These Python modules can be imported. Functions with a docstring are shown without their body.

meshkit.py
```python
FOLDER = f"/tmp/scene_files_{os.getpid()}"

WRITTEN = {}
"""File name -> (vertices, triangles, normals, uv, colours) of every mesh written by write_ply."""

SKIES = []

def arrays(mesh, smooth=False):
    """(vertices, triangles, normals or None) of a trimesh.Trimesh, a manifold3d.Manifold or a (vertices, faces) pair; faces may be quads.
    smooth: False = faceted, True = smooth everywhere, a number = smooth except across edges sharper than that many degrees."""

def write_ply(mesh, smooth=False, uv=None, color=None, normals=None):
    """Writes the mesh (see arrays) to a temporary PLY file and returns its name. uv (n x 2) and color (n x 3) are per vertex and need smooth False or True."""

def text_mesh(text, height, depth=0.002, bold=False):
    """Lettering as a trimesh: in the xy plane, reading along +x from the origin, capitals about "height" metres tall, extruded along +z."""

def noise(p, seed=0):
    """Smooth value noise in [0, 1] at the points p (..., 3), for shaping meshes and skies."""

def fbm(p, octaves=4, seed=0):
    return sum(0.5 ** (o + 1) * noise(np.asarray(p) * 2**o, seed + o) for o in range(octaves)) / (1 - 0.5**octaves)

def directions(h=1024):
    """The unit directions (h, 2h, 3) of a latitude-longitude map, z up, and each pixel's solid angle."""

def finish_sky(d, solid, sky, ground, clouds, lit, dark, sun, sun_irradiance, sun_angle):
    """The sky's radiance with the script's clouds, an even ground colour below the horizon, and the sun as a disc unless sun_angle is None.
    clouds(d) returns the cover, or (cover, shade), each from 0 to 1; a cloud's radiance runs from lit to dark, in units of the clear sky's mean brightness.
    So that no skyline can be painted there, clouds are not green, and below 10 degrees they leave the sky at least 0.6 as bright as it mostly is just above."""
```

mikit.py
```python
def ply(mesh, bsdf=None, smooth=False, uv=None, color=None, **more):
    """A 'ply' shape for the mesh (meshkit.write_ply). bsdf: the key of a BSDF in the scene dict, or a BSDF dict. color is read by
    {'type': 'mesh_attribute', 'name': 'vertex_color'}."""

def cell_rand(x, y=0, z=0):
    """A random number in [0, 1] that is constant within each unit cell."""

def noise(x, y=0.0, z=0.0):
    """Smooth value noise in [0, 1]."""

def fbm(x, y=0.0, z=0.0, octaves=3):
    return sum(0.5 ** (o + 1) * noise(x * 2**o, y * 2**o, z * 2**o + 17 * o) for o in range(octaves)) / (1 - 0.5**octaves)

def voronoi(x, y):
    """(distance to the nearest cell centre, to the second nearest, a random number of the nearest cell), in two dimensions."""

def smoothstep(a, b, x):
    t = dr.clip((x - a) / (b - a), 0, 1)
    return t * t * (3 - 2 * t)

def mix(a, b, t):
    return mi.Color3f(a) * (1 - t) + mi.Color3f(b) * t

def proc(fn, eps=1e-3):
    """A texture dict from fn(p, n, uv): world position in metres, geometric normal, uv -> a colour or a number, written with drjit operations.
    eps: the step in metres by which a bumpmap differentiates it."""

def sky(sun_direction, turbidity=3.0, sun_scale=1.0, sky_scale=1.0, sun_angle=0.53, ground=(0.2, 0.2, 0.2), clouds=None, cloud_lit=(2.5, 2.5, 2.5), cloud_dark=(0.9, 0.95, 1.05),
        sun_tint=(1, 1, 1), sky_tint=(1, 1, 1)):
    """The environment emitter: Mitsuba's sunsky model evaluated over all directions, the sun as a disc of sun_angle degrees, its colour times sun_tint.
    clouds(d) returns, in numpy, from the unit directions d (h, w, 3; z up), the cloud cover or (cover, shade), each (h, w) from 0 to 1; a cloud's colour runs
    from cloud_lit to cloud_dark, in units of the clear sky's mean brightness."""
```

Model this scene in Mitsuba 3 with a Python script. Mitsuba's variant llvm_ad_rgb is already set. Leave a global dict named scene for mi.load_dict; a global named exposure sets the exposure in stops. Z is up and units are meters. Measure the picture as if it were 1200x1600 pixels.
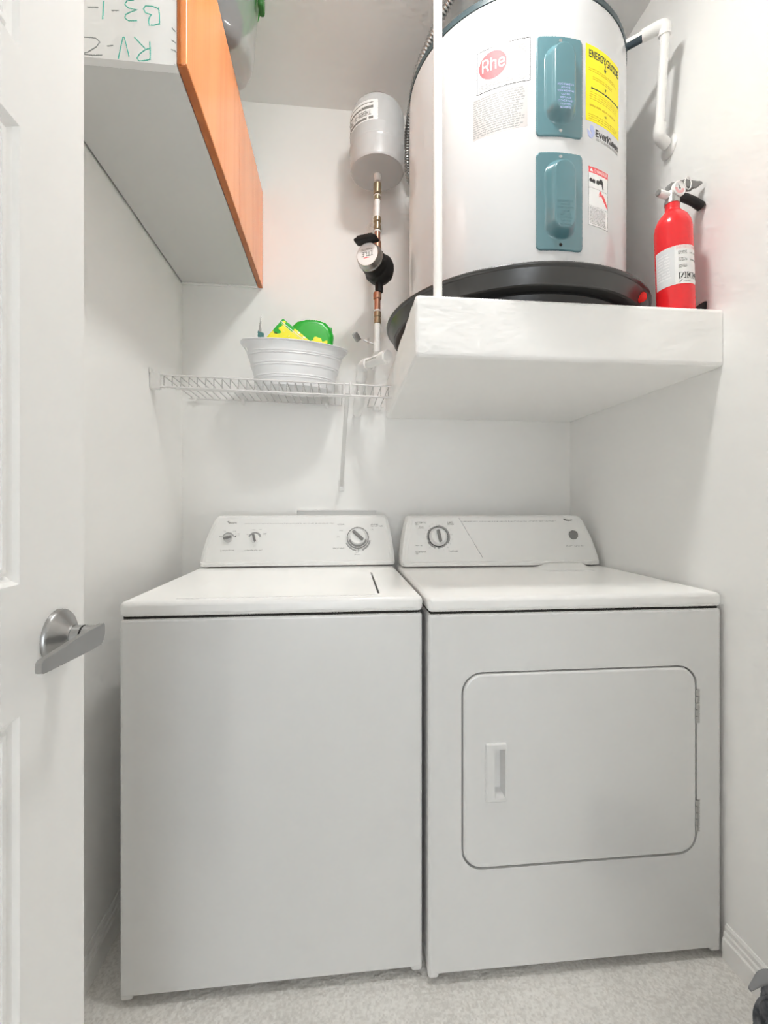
import math
import numpy as np
import trimesh
import mitsuba as mi
import drjit as dr
import manifold3d as m3
from shapely.geometry import Polygon, box as sbox, Point
from shapely import affinity
import mikit
import meshkit

rng = np.random.default_rng(7)
T = mi.ScalarTransform4f
scene, labels = {}, {}

# ---------------------------------------------------------------- camera, lights, exposure
CAM_H, YAW, FPX = 1.115, 0.1014, 704.7
exposure = -0.60
scene['camera'] = {
    'type': 'perspective', 'fov_axis': 'x', 'fov': math.degrees(2 * math.atan(600 / FPX)),
    'principal_point_offset_y': 7 / 1600.0, 'near_clip': 0.02, 'far_clip': 50.0,
    'to_world': T().look_at(origin=[0, 0, CAM_H], target=[math.sin(YAW), math.cos(YAW), CAM_H], up=[0, 0, 1])}
LAMP = dict(x=0.22, y=0.80, z=2.615, r=0.085, rgb=[190.0, 188.5, 185.0])
DAYLIGHT = [5.4, 5.7, 6.1]

# ---------------------------------------------------------------- materials
def rgb(r, g, b):
    return {'type': 'rgb', 'value': [r, g, b]}


def mat(key, col, rough=0.5, spec=0.5, metal=0.0, bump=None, scale=1.0, coat=0.0, eps=1e-3):
    d = {'type': 'principled', 'base_color': rgb(*col) if isinstance(col, (tuple, list)) else col,
         'roughness': rough if not callable(rough) else mikit.proc(rough), 'specular': spec, 'metallic': metal}
    if coat:
        d['clearcoat'] = coat
        d['clearcoat_gloss'] = 0.9
    if bump is not None:
        d = {'type': 'bumpmap', 'arbitrary': mikit.proc(bump, eps), 'scale': scale, 'nested': d}
    scene[key] = {'type': 'twosided', 'nested': d}
    return key


def orange_peel(p, n, uv):
    return mikit.fbm(p.x * 95, p.y * 95, p.z * 95, 2) * 0.0016 + mikit.noise(p.x * 22, p.y * 22, p.z * 22) * 0.0016


def carpet_col(p, n, uv):
    k = mikit.fbm(p.x * 210, p.y * 210, 3.1, 2)
    s = mikit.fbm(p.x * 9, p.y * 14, 1.7, 2)
    return mikit.mix((0.66, 0.64, 0.605), (0.86, 0.845, 0.81), mikit.smoothstep(0.2, 0.8, 0.65 * k + 0.35 * s))


def carpet_bump(p, n, uv):
    return mikit.fbm(p.x * 230, p.y * 230, 0.0, 2) * 0.004 + mikit.noise(p.x * 40, p.y * 60, 0.0) * 0.003


def wood_col(p, n, uv):
    w = mikit.fbm(p.y * 19 + 2 * mikit.noise(p.y * 4, p.z * 1.3, 0.0), p.z * 1.6, p.x * 19, 2)
    f = mikit.noise(p.y * 320, p.z * 9, p.x * 320)
    return mikit.mix((0.73, 0.220, 0.052), (0.82, 0.285, 0.080), mikit.smoothstep(0.2, 0.8, 0.8 * w + 0.2 * f))


def wood_edge(p, n, uv):
    w = mikit.noise(p.y * 30, p.z * 40, p.x * 60)
    return mikit.mix((0.36, 0.085, 0.008), (0.48, 0.13, 0.016), w)


def door_bump(p, n, uv):
    return mikit.fbm(p.x * 60, p.y * 160, p.z * 18, 2) * 0.0006


def pan_rough(p, n, uv):
    return 0.22 + 0.12 * mikit.noise(p.x * 300, p.y * 300, p.z * 300)


def splash_col(p, n, uv):
    a = mikit.fbm(p.x * 38, p.y * 38, p.z * 38 + 4.0, 2)
    b = mikit.noise(p.x * 60 + 9, p.y * 60, p.z * 60)
    low = mikit.smoothstep(1.745, 1.705, p.z)
    yel = mikit.smoothstep(0.60, 0.63, a * 0.80 + 0.30 * low)
    wht = mikit.smoothstep(0.80, 0.82, b) * yel
    drk = mikit.smoothstep(0.80, 0.82, mikit.noise(p.x * 52, p.y * 52 + 5, p.z * 44)) * (1 - yel) * low
    c = mikit.mix((0.02, 0.42, 0.03), (0.93, 0.86, 0.05), yel)
    c = mikit.mix(c, (0.93, 0.93, 0.80), wht)
    return mikit.mix(c, (0.05, 0.12, 0.02), drk)


def cloth_col(p, n, uv):
    return mikit.mix((0.055, 0.06, 0.07), (0.20, 0.205, 0.22), mikit.smoothstep(0.3, 0.7, mikit.fbm(p.x * 90, p.y * 90, p.z * 45, 3)))


mat('wall_paint', (0.872, 0.869, 0.853), 0.62, 0.35, bump=orange_peel)
mat('ceiling_paint', (0.80, 0.795, 0.78), 0.75, 0.25, bump=orange_peel)
mat('ledge_paint', (0.88, 0.875, 0.86), 0.55, 0.4, bump=orange_peel, scale=1.3)
mat('trim_paint', (0.86, 0.855, 0.835), 0.35, 0.5)
mat('door_paint', (0.86, 0.855, 0.84), 0.35, 0.5, bump=door_bump)
mat('carpet', mikit.proc(carpet_col), 0.95, 0.1, bump=carpet_bump)
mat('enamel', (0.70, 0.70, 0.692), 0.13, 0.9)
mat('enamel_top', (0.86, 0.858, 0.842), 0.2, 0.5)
mat('console_plastic', (0.84, 0.838, 0.82), 0.38, 0.4)
mat('gap_dark', (0.03, 0.03, 0.028), 0.8, 0.1)
mat('print_grey', (0.22, 0.22, 0.21), 0.6, 0.2)
mat('print_dark', (0.05, 0.05, 0.05), 0.6, 0.2)
mat('print_light', (0.36, 0.36, 0.355), 0.6, 0.2)
mat('print_red', (0.80, 0.10, 0.11), 0.5, 0.3)
mat('print_pale_red', (0.80, 0.45, 0.45), 0.5, 0.3)
mat('print_amber', (0.62, 0.45, 0.01), 0.5, 0.3)
mat('print_blue', (0.10, 0.11, 0.40), 0.5, 0.3)
mat('print_pale_blue', (0.45, 0.50, 0.75), 0.5, 0.3)
mat('print_white', (0.85, 0.85, 0.85), 0.5, 0.3)
mat('knob_grey', (0.22, 0.22, 0.215), 0.4, 0.4)
mat('knob_light', (0.62, 0.62, 0.61), 0.35, 0.5)
mat('cap_paint', (0.045, 0.070, 0.078), 0.35, 0.5)
mat('heater_enamel', (0.63, 0.635, 0.64), 0.17, 0.5)
mat('teal_paint', (0.085, 0.195, 0.225), 0.15, 0.9, coat=0.5)
mat('label_yellow', (0.95, 0.82, 0.02), 0.45, 0.3)
mat('label_white', (0.84, 0.84, 0.83), 0.45, 0.3)
mat('label_pinkish', (0.53, 0.505, 0.495), 0.4, 0.3)
mat('label_grey', (0.72, 0.73, 0.74), 0.4, 0.3)
mat('black_plastic', (0.028, 0.028, 0.027), pan_rough, 0.9)
mat('black_rubber', (0.010, 0.010, 0.010), 0.5, 0.35)
mat('red_paint', (0.80, 0.018, 0.024), 0.22, 0.6)
mat('red_plastic', (0.82, 0.022, 0.018), 0.5, 0.3)
mat('pvc', (0.85, 0.845, 0.825), 0.3, 0.5)
mat('tank_grey', (0.52, 0.525, 0.525), 0.28, 0.5)
mat('copper', (0.50, 0.27, 0.19), 0.35, 0.5, metal=0.85)
mat('brass', (0.42, 0.33, 0.22), 0.35, 0.5, metal=0.85)
mat('steel', (0.50, 0.50, 0.49), 0.32, 0.5, metal=1.0)
mat('satin_nickel', (0.40, 0.40, 0.395), 0.3, 0.5, metal=1.0)
mat('chrome', (0.70, 0.70, 0.70), 0.15, 0.5, metal=1.0)
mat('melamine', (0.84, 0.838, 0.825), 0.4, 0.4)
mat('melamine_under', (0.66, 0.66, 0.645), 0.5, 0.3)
mat('wood_face', mikit.proc(wood_col), 0.2, 0.8, coat=1.0)
mat('wood_edge', mikit.proc(wood_edge), 0.3, 0.5, coat=0.4)
mat('ink_green', (0.10, 0.45, 0.36), 0.6, 0.2)
mat('ink_grey', (0.30, 0.32, 0.32), 0.6, 0.2)
mat('tub_plastic', (0.80, 0.81, 0.82), 0.35, 0.5)
mat('green_plastic', (0.015, 0.40, 0.03), 0.25, 0.5)
mat('splash_print', mikit.proc(splash_col), 0.3, 0.5)
mat('dark_green', (0.02, 0.13, 0.02), 0.4, 0.4)
mat('wire_vinyl', (0.74, 0.735, 0.72), 0.35, 0.5)
mat('wire_grey', (0.46, 0.46, 0.45), 0.35, 0.5)
mat('foam_grey', (0.05, 0.07, 0.085), 0.7, 0.2)
mat('grey_cloth', (0.04, 0.04, 0.042), 0.9, 0.1)
mat('bag_cloth', mikit.proc(cloth_col), 0.9, 0.1)
mat('bag_collar', (0.24, 0.245, 0.255), 0.8, 0.2)
mat('tool_teal', (0.08, 0.22, 0.22), 0.4, 0.4)
mat('foam_black', (0.018, 0.018, 0.018), 0.35, 0.5)
scene['cloudy_plastic'] = {'type': 'principledthin', 'base_color': rgb(0.95, 0.955, 0.955), 'roughness': 0.12,
                           'spec_trans': 0.70, 'diff_trans': 0.8, 'eta': 1.3}
scene['gauge_glass'] = {'type': 'thindielectric', 'int_ior': 1.45}

# ---------------------------------------------------------------- mesh helpers
def arr(m):
    if isinstance(m, trimesh.Trimesh):
        return m
    if hasattr(m, 'to_mesh'):
        a = m.to_mesh()
        return trimesh.Trimesh(a.vert_properties[:, :3], a.tri_verts, process=False)
    return m


def cat(*ms):
    out = []
    for m in ms:
        out += list(m) if isinstance(m, (list, tuple)) else [m]
    return trimesh.util.concatenate([arr(m) for m in out])


def hull(pts):
    return trimesh.convex.convex_hull(np.asarray(pts, float))


def box(x0, x1, y0, y1, z0, z1):
    b = trimesh.creation.box(extents=[x1 - x0, y1 - y0, z1 - z0])
    b.apply_translation([(x0 + x1) / 2, (y0 + y1) / 2, (z0 + z1) / 2])
    return b


_S = {}


def sph(n):
    if n not in _S:
        a = []
        for i in range(n + 1):
            t = math.pi / 2 * i / n
            k = max(1, 4 * n)
            for j in range(k):
                ph = 2 * math.pi * j / k
                for s in (1, -1):
                    a.append((math.cos(t) * math.cos(ph), math.cos(t) * math.sin(ph), s * math.sin(t)))
        _S[n] = np.array(a)
    return _S[n]


def rbox(x0, x1, y0, y1, z0, z1, r=0.005, n=3):
    r = min(r, (x1 - x0) / 2.001, (y1 - y0) / 2.001, (z1 - z0) / 2.001)
    c = np.array([[x, y, z] for x in (x0 + r, x1 - r) for y in (y0 + r, y1 - r) for z in (z0 + r, z1 - r)])
    return hull((c[:, None] + r * sph(n)[None]).reshape(-1, 3))


def frame(d):
    d = np.asarray(d, float) / np.linalg.norm(d)
    u = np.cross([0, 0, 1.0], d)
    if np.linalg.norm(u) < 1e-3:
        u = np.array([1.0, 0, 0])
    u /= np.linalg.norm(u)
    return u, np.cross(d, u), d


def lathe(prof, n=48, O=(0, 0, 0), axis=(0, 0, 1)):
    """prof: (r, h) list; closes at the axis where r = 0."""
    u, v, d = frame(axis)
    if np.allclose(d, [0, 0, 1]):
        u, v = np.array([1.0, 0, 0]), np.array([0, 1.0, 0])
    P = np.array(prof, float)
    th = np.arange(n) * 2 * np.pi / n
    V = []
    for r, h in P:
        V.append(np.asarray(O) + h * d + r * (np.cos(th)[:, None] * u + np.sin(th)[:, None] * v))
    V = np.concatenate(V)
    F = []
    k = len(P)
    for i in range(k - 1):
        a = i * n + np.arange(n)
        b = i * n + (np.arange(n) + 1) % n
        if P[i, 0] > 0 or P[i + 1, 0] > 0:
            F += list(np.stack([a, b, b + n], 1)) + list(np.stack([a, b + n, a + n], 1))
    m = trimesh.Trimesh(V, np.array(F), process=False)
    m.merge_vertices()
    m.update_faces(m.nondegenerate_faces())
    if m.is_watertight and m.volume < 0:
        m.invert()
    return m


def rod(a, b, r0, r1=None, n=24, bev=0.0):
    a, b = np.asarray(a, float), np.asarray(b, float)
    r1 = r0 if r1 is None else r1
    L = np.linalg.norm(b - a)
    e = min(bev, L / 3, r0 / 2)
    prof = [(0, 0), (r0 - e, 0), (r0, e), (r1, L - e), (r1 - e, L), (0, L)] if e > 0 else [(0, 0), (r0, 0), (r1, L), (0, L)]
    return lathe(prof, n, a, b - a)


def tube(path, r, n=12, cap=True):
    P = np.asarray(path, float)
    R = np.broadcast_to(np.asarray(r, float), (len(P),))
    t = np.gradient(P, axis=0)
    for i in range(1, len(P) - 1):
        a, b = P[i] - P[i - 1], P[i + 1] - P[i]
        t[i] = a / np.linalg.norm(a) + b / np.linalg.norm(b)
    t /= np.linalg.norm(t, axis=1, keepdims=True)
    u = np.cross(t[0], [0.123, 0.35, 0.93])
    u /= np.linalg.norm(u)
    th = np.arange(n) * 2 * np.pi / n
    V, F = [], []
    for i in range(len(P)):
        u = u - t[i] * (u @ t[i])
        u /= np.linalg.norm(u)
        w = np.cross(t[i], u)
        V.append(P[i] + R[i] * (np.cos(th)[:, None] * u + np.sin(th)[:, None] * w))
    for i in range(len(P) - 1):
        a, b = i * n + np.arange(n), i * n + (np.arange(n) + 1) % n
        F += list(np.stack([a, b, b + n], 1)) + list(np.stack([a, b + n, a + n], 1))
    V = np.concatenate(V)
    if cap:
        k = len(V)
        V = np.vstack([V, P[0], P[-1]])
        a, b = np.arange(n), (np.arange(n) + 1) % n
        F += list(np.stack([b, a, a * 0 + k], 1)) + list(np.stack([a + k - n, b + k - n, a * 0 + k + 1], 1))
    return trimesh.Trimesh(V, np.array(F), process=False)


def arc_path(pts, r, k=6):
    """a polyline whose inner corners are rounded with radius r"""
    P = [np.asarray(p, float) for p in pts]
    out = [P[0]]
    for i in range(1, len(P) - 1):
        a, b = P[i - 1] - P[i], P[i + 1] - P[i]
        la, lb = np.linalg.norm(a), np.linalg.norm(b)
        a, b = a / la, b / lb
        q = min(r, la * 0.49, lb * 0.49)
        s, e = P[i] + a * q, P[i] + b * q
        for t in np.linspace(0, 1, k + 1):
            out.append((1 - t) ** 2 * s + 2 * t * (1 - t) * P[i] + t * t * e)
    out.append(P[-1])
    return np.array(out)


def extrude(poly, h):
    gs = getattr(poly, 'geoms', [poly])
    return cat([trimesh.creation.extrude_polygon(g, h, engine='earcut') for g in gs])


def place(m, O, u, v):
    """local x, y, z -> O + x u + y v + z (u x v)"""
    m = arr(m).copy()
    u, v = np.asarray(u, float), np.asarray(v, float)
    n = np.cross(u, v)
    m.vertices = np.asarray(O) + m.vertices @ np.array([u, v, n])
    return m


def wrap(m, cx, cy, R):
    """local x = arc length (positive to the right seen from -y), y = world z, z = outward"""
    m = arr(m).copy()
    p = m.vertices
    a, r = p[:, 0] / R, R + p[:, 2]
    m.vertices = np.stack([cx + r * np.sin(a), cy - r * np.cos(a), p[:, 1]], 1)
    return m


def grid_rect(x0, x1, y0, y1, h, nx=16, ny=1):
    xs, ys = np.linspace(x0, x1, nx + 1), np.linspace(y0, y1, ny + 1)
    g = lambda z: np.array([(x, y, z) for y in ys for x in xs])
    V = np.vstack([g(h), g(0.0)])
    n, F = nx + 1, []
    o = n * (ny + 1)
    for j in range(ny):
        for i in range(nx):
            a, b, c, d = j * n + i, j * n + i + 1, (j + 1) * n + i + 1, (j + 1) * n + i
            F += [(a, b, c), (a, c, d), (o + a, o + c, o + b), (o + a, o + d, o + c)]
    ring = [i for i in range(nx)] + [j * n + nx for j in range(ny)] + [ny * n + i for i in range(nx, 0, -1)] + [j * n for j in range(ny, 0, -1)]
    for k in range(len(ring)):
        a, b = ring[k], ring[(k + 1) % len(ring)]
        F += [(a, o + a, o + b), (a, o + b, b)]
    return trimesh.Trimesh(V, np.array(F), process=False)


def text(s, h, x=0, y=0, depth=0.0004, bold=False, width=None, align='l', rot180=False):
    m = meshkit.text_mesh(s, h, depth, bold)
    lo, hi = m.bounds
    if width:
        m.vertices[:, 0] = (m.vertices[:, 0] - lo[0]) * width / (hi[0] - lo[0])
    else:
        m.vertices[:, 0] -= lo[0]
    w = m.bounds[1][0]
    if align == 'c':
        m.vertices[:, 0] -= w / 2
    if align == 'r':
        m.vertices[:, 0] -= w
    if rot180:
        m.vertices[:, :2] *= -1
    m.vertices[:, 0] += x
    m.vertices[:, 1] += y
    return m


def lines(x0, x1, y0, y1, n, fill=0.55, depth=0.0004, ragged=0.15, word=0.012, seed=1, slope=0.0):
    """n rows of small illegible print as short flat dashes between y1 (top) and y0"""
    r = np.random.default_rng(seed)
    out, pitch = [], (y1 - y0) / n
    for i in range(n):
        yc = y1 - (i + 0.5) * pitch
        x, end = x0, x1 - (x1 - x0) * ragged * r.random()
        while x < end - 0.002:
            w = min(word * (0.5 + r.random()), end - x)
            out.append(grid_rect(x, x + w, yc - pitch * fill / 2, yc + pitch * fill / 2, depth, 2))
            x += w + word * 0.22
    return cat(out)


def ring2d(ro, ri, a0, a1, depth, cx=0, cy=0, n=40):
    a = np.radians(np.linspace(a0, a1, n))
    o = np.stack([np.cos(a), np.sin(a)], 1)
    pts = np.vstack([o * ro, o[::-1] * ri]) + [cx, cy]
    return extrude(Polygon(pts), depth)


def rrect(x0, x1, y0, y1, r, q=8):
    return sbox(x0 + r, y0 + r, x1 - r, y1 - r).buffer(r, quad_segs=q)


def loft(rings, closed_caps=True):
    """rings: list of (n,3) loops, bottom to top, outward when counter-clockwise from above"""
    n = len(rings[0])
    V, F = np.concatenate(rings), []
    for i in range(len(rings) - 1):
        a, b = i * n + np.arange(n), i * n + (np.arange(n) + 1) % n
        F += list(np.stack([a, b, b + n], 1)) + list(np.stack([a, b + n, a + n], 1))
    if closed_caps:
        k = len(V)
        V = np.vstack([V, rings[0].mean(0), rings[-1].mean(0)])
        a, b = np.arange(n), (np.arange(n) + 1) % n
        o = (len(rings) - 1) * n
        F += list(np.stack([b, a, a * 0 + k], 1)) + list(np.stack([o + a, o + b, a * 0 + k + 1], 1))
    return trimesh.Trimesh(V, np.array(F), process=False)


def mani(m):
    m = arr(m).copy()
    m.merge_vertices()
    if m.volume < 0:
        m.invert()
    return m3.Manifold(m3.Mesh(np.asarray(m.vertices, np.float32), np.asarray(m.faces, np.uint32)))


def xz(m, y):
    """a flat mesh drawn in x, z, standing at depth y and facing -y"""
    return place(m, [0, y, 0], [1, 0, 0], [0, 0, 1])


def add(key, mesh, bsdf, smooth=35, move=None, **more):
    k, i = key, 0
    while k in scene:
        i += 1
        k = f'{key}_{i:03d}'
    m = arr(mesh)
    if move is not None:
        m = m.copy()
        m.apply_transform(move)
    scene[k] = mikit.ply(m, bsdf, smooth, **more)
    return k


def tag(key, label, category, group=None):
    labels[key] = {'label': label, 'category': category}
    if group:
        labels[key]['group'] = group


def part_label(key, label):
    labels.setdefault(key, {})['label'] = label


def struct(key, mesh, bsdf, label, smooth=35):
    k = add(key, mesh, bsdf, smooth)
    labels[k] = {'label': label, 'kind': 'structure'}
    return k


# ---------------------------------------------------------------- the room
YB, XL, ZC = 1.774, -0.587, 2.672          # back wall, left wall, ceiling
XR = lambda y: 0.957 - 0.006 * (y - 1.035)  # right wall, not quite square
DY0, DY1 = -0.20, -0.085                    # the wall with the doorway behind the camera
HY = -2.5

struct('floor', box(-1.6, 1.8, HY - 0.1, YB + 0.1, -0.05, 0.0), 'carpet', 'pale beige low pile carpet', False)
struct('ceiling', box(-1.6, 1.8, HY - 0.1, YB + 0.1, ZC, ZC + 0.06), 'ceiling_paint', 'off white ceiling', False)
struct('wall_back', box(XL - 0.1, 1.06, YB, YB + 0.1, 0, ZC), 'wall_paint', 'white textured wall behind the washer and dryer', False)
struct('wall_left', box(XL - 0.1, XL, DY1, YB, 0, ZC), 'wall_paint', 'white textured wall under the orange cabinet', False)
wr = extrude(Polygon([(XR(DY1), DY1), (1.06, DY1), (1.06, YB), (XR(YB), YB)]), ZC)
struct('wall_right', wr, 'wall_paint', 'white textured wall beside the dryer', False)
OPX0, OPX1, OPZ = -0.335, 0.43, 2.05
wf = cat(box(-1.5, OPX0, DY0, DY1, 0, ZC), box(OPX1, 1.7, DY0, DY1, 0, ZC), box(OPX0, OPX1, DY0, DY1, OPZ, ZC))
struct('wall_front', wf, 'wall_paint', 'white wall with the doorway', False)
WX0, WX1 = -0.62, 0.50
wh = cat(box(-1.5, WX0, HY - 0.1, HY, 0, ZC), box(WX1, 1.7, HY - 0.1, HY, 0, ZC), box(WX0, WX1, HY - 0.1, HY, 2.1, ZC),
         box(-1.6, -1.5, HY - 0.1, DY1, 0, ZC), box(1.7, 1.8, HY - 0.1, DY1, 0, ZC), box(WX0, WX1, HY - 0.1, HY, 0, 0.12))
struct('wall_hall', wh, 'wall_paint', 'white hall walls facing the doorway', False)
struct('window_1', cat(box(WX0, WX0 + 0.05, HY - 0.08, HY + 0.01, 0.12, 2.1), box(WX1 - 0.05, WX1, HY - 0.08, HY + 0.01, 0.12, 2.1),
                       box(WX0, WX1, HY - 0.08, HY + 0.01, 2.05, 2.1), box(WX0, WX1, HY - 0.08, HY + 0.01, 0.12, 0.17)), 'trim_paint', 'tall hall window with a white frame', False)
pane = grid_rect(-WX1 + 0.05, -WX0 - 0.05, 0.17, 2.05, 0.004, 1)
scene['window_1__pane'] = mikit.ply(place(pane, [0, HY - 0.05, 0], [-1, 0, 0], [0, 0, 1]), 'label_white', False,
                                    emitter={'type': 'area', 'radiance': rgb(*DAYLIGHT)})
labels['window_1__pane'] = {'label': 'frosted pane bright with daylight'}

bb = [(0, 0), (0.013, 0), (0.013, 0.052), (0.0095, 0.056), (0.0095, 0.066), (0.0065, 0.070), (0.0065, 0.080), (0.003, 0.086), (0, 0.086)]
bl = place(extrude(Polygon(bb), YB - DY1), [XL, YB, 0], [1, 0, 0], [0, 0, 1])
struct('baseboard_left', bl, 'trim_paint', 'white moulded baseboard along the left wall', False)
L = 1.024 - DY1
br = extrude(Polygon([(-x, z) for x, z in bb]), L)
br = place(br, [0, 1.024, 0], [1, 0, 0], [0, 0, 1])
br.vertices[:, 0] += XR(br.vertices[:, 1])
struct('baseboard_right', br, 'trim_paint', 'white moulded baseboard along the right wall', False)

# the ceiling lamp just above the frame
lx, ly, lz, lr = LAMP['x'], LAMP['y'], LAMP['z'], LAMP['r']
add('ceiling_lamp__base', lathe([(0, lz + 0.012), (lr + 0.012, lz + 0.012), (lr + 0.018, lz + 0.02), (lr + 0.018, ZC), (0, ZC)], 48, (lx, ly, 0)), 'trim_paint')
dome = lathe([(0, lz - 0.03), (lr * 0.4, lz - 0.026), (lr * 0.75, lz - 0.014), (lr, lz + 0.011)], 48, (lx, ly, 0))
dome.fix_normals()
if dome.face_normals[:, 2].mean() > 0:
    dome.invert()
scene['ceiling_lamp__diffuser'] = mikit.ply(dome, 'label_white', True, emitter={'type': 'area', 'radiance': rgb(*LAMP['rgb'])})
tag('ceiling_lamp', 'round flush ceiling lamp with a glowing white diffuser', 'ceiling lamp')

# ---------------------------------------------------------------- the panelled door on the left
DX, DE, DH = -0.33, 0.625, -0.085           # face, free edge, hinge edge
cols = [(0.296, 0.506), (0.034, 0.177)]
cols = [(0.329, 0.506), (0.034, 0.211)]
rows = [(0.23, 0.8976), (1.035, 1.5124), (1.593, 1.90)]
face = sbox(DH, 0.012, DE, 2.035)
for c in cols:
    for r in rows:
        face = face.difference(sbox(c[0], r[0], c[1], r[1]))
slab = place(extrude(face, 0.035), [DX - 0.035, 0, 0], [0, 1, 0], [0, 0, 1])
struct('door_1', slab, 'door_paint', 'white panelled door standing open on the left', False)
mould = [(0, 0), (0.004, -0.005), (0.010, -0.008), (0.013, -0.0045), (0.018, -0.0045), (0.021, -0.010), (0.028, -0.0105), (0.050, -0.003)]


def panel(c, r):
    V, F = [], []
    for o, d in mould:
        for (y, z) in ((c[0] + o, r[0] + o), (c[1] - o, r[0] + o), (c[1] - o, r[1] - o), (c[0] + o, r[1] - o)):
            V.append((DX + d, y, z))
    for i in range(len(mould) - 1):
        for k in range(4):
            a, b = 4 * i + k, 4 * i + (k + 1) % 4
            F += [(a, b, b + 4), (a, b + 4, a + 4)]
    e = 4 * (len(mould) - 1)
    F += [(e, e + 1, e + 2), (e, e + 2, e + 3)]
    front = trimesh.Trimesh(np.array(V), np.array(F), process=False)
    return cat(front, box(DX - 0.033, DX - 0.012, c[0] - 0.002, c[1] + 0.002, r[0] - 0.002, r[1] + 0.002))


for c in cols:
    for r in rows:
        add('door_1__panel', panel(c, r), 'door_paint', False)
hy, hz = 0.5696, 0.9625
rose = lathe([(0, 0), (0.0323, 0), (0.0323, 0.0035), (0.0300, 0.0065), (0.0155, 0.0165), (0.0138, 0.0190), (0, 0.0190)], 48, (DX, hy, hz), (1, 0, 0))
add('door_1__handle', cat(rose, rod([DX + 0.012, hy, hz], [DX + 0.029, hy, hz], 0.0132, 0.0125, 32)), 'satin_nickel', 40)
add('door_1__handle__collar', rod([DX + 0.0285, hy, hz], [DX + 0.0305, hy, hz], 0.0128, None, 32), 'black_rubber', 40)
# lever: a flat tapering blade lying along the door towards its hinge
neck = rod([DX + 0.030, hy, hz], [DX + 0.044, hy, hz], 0.0125, 0.0122, 32)
bp_ = Polygon([(0.010, 0.0112), (-0.020, 0.0108), (-0.102, 0.0042), (-0.105, 0.002), (-0.105, -0.0062), (-0.102, -0.0078), (-0.020, -0.0112), (0.004, -0.0112), (0.009, -0.007), (0.0115, 0), (0.0115, 0.008)]).buffer(0.0008)
blade = place(extrude(bp_, 0.006), [DX + 0.041, hy, hz], [0, 1, 0], [0, 0, 1])
add('door_1__handle__lever', cat(neck, blade), 'satin_nickel', 40)
part_label('door_1__handle', 'satin nickel lever handle')

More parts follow.
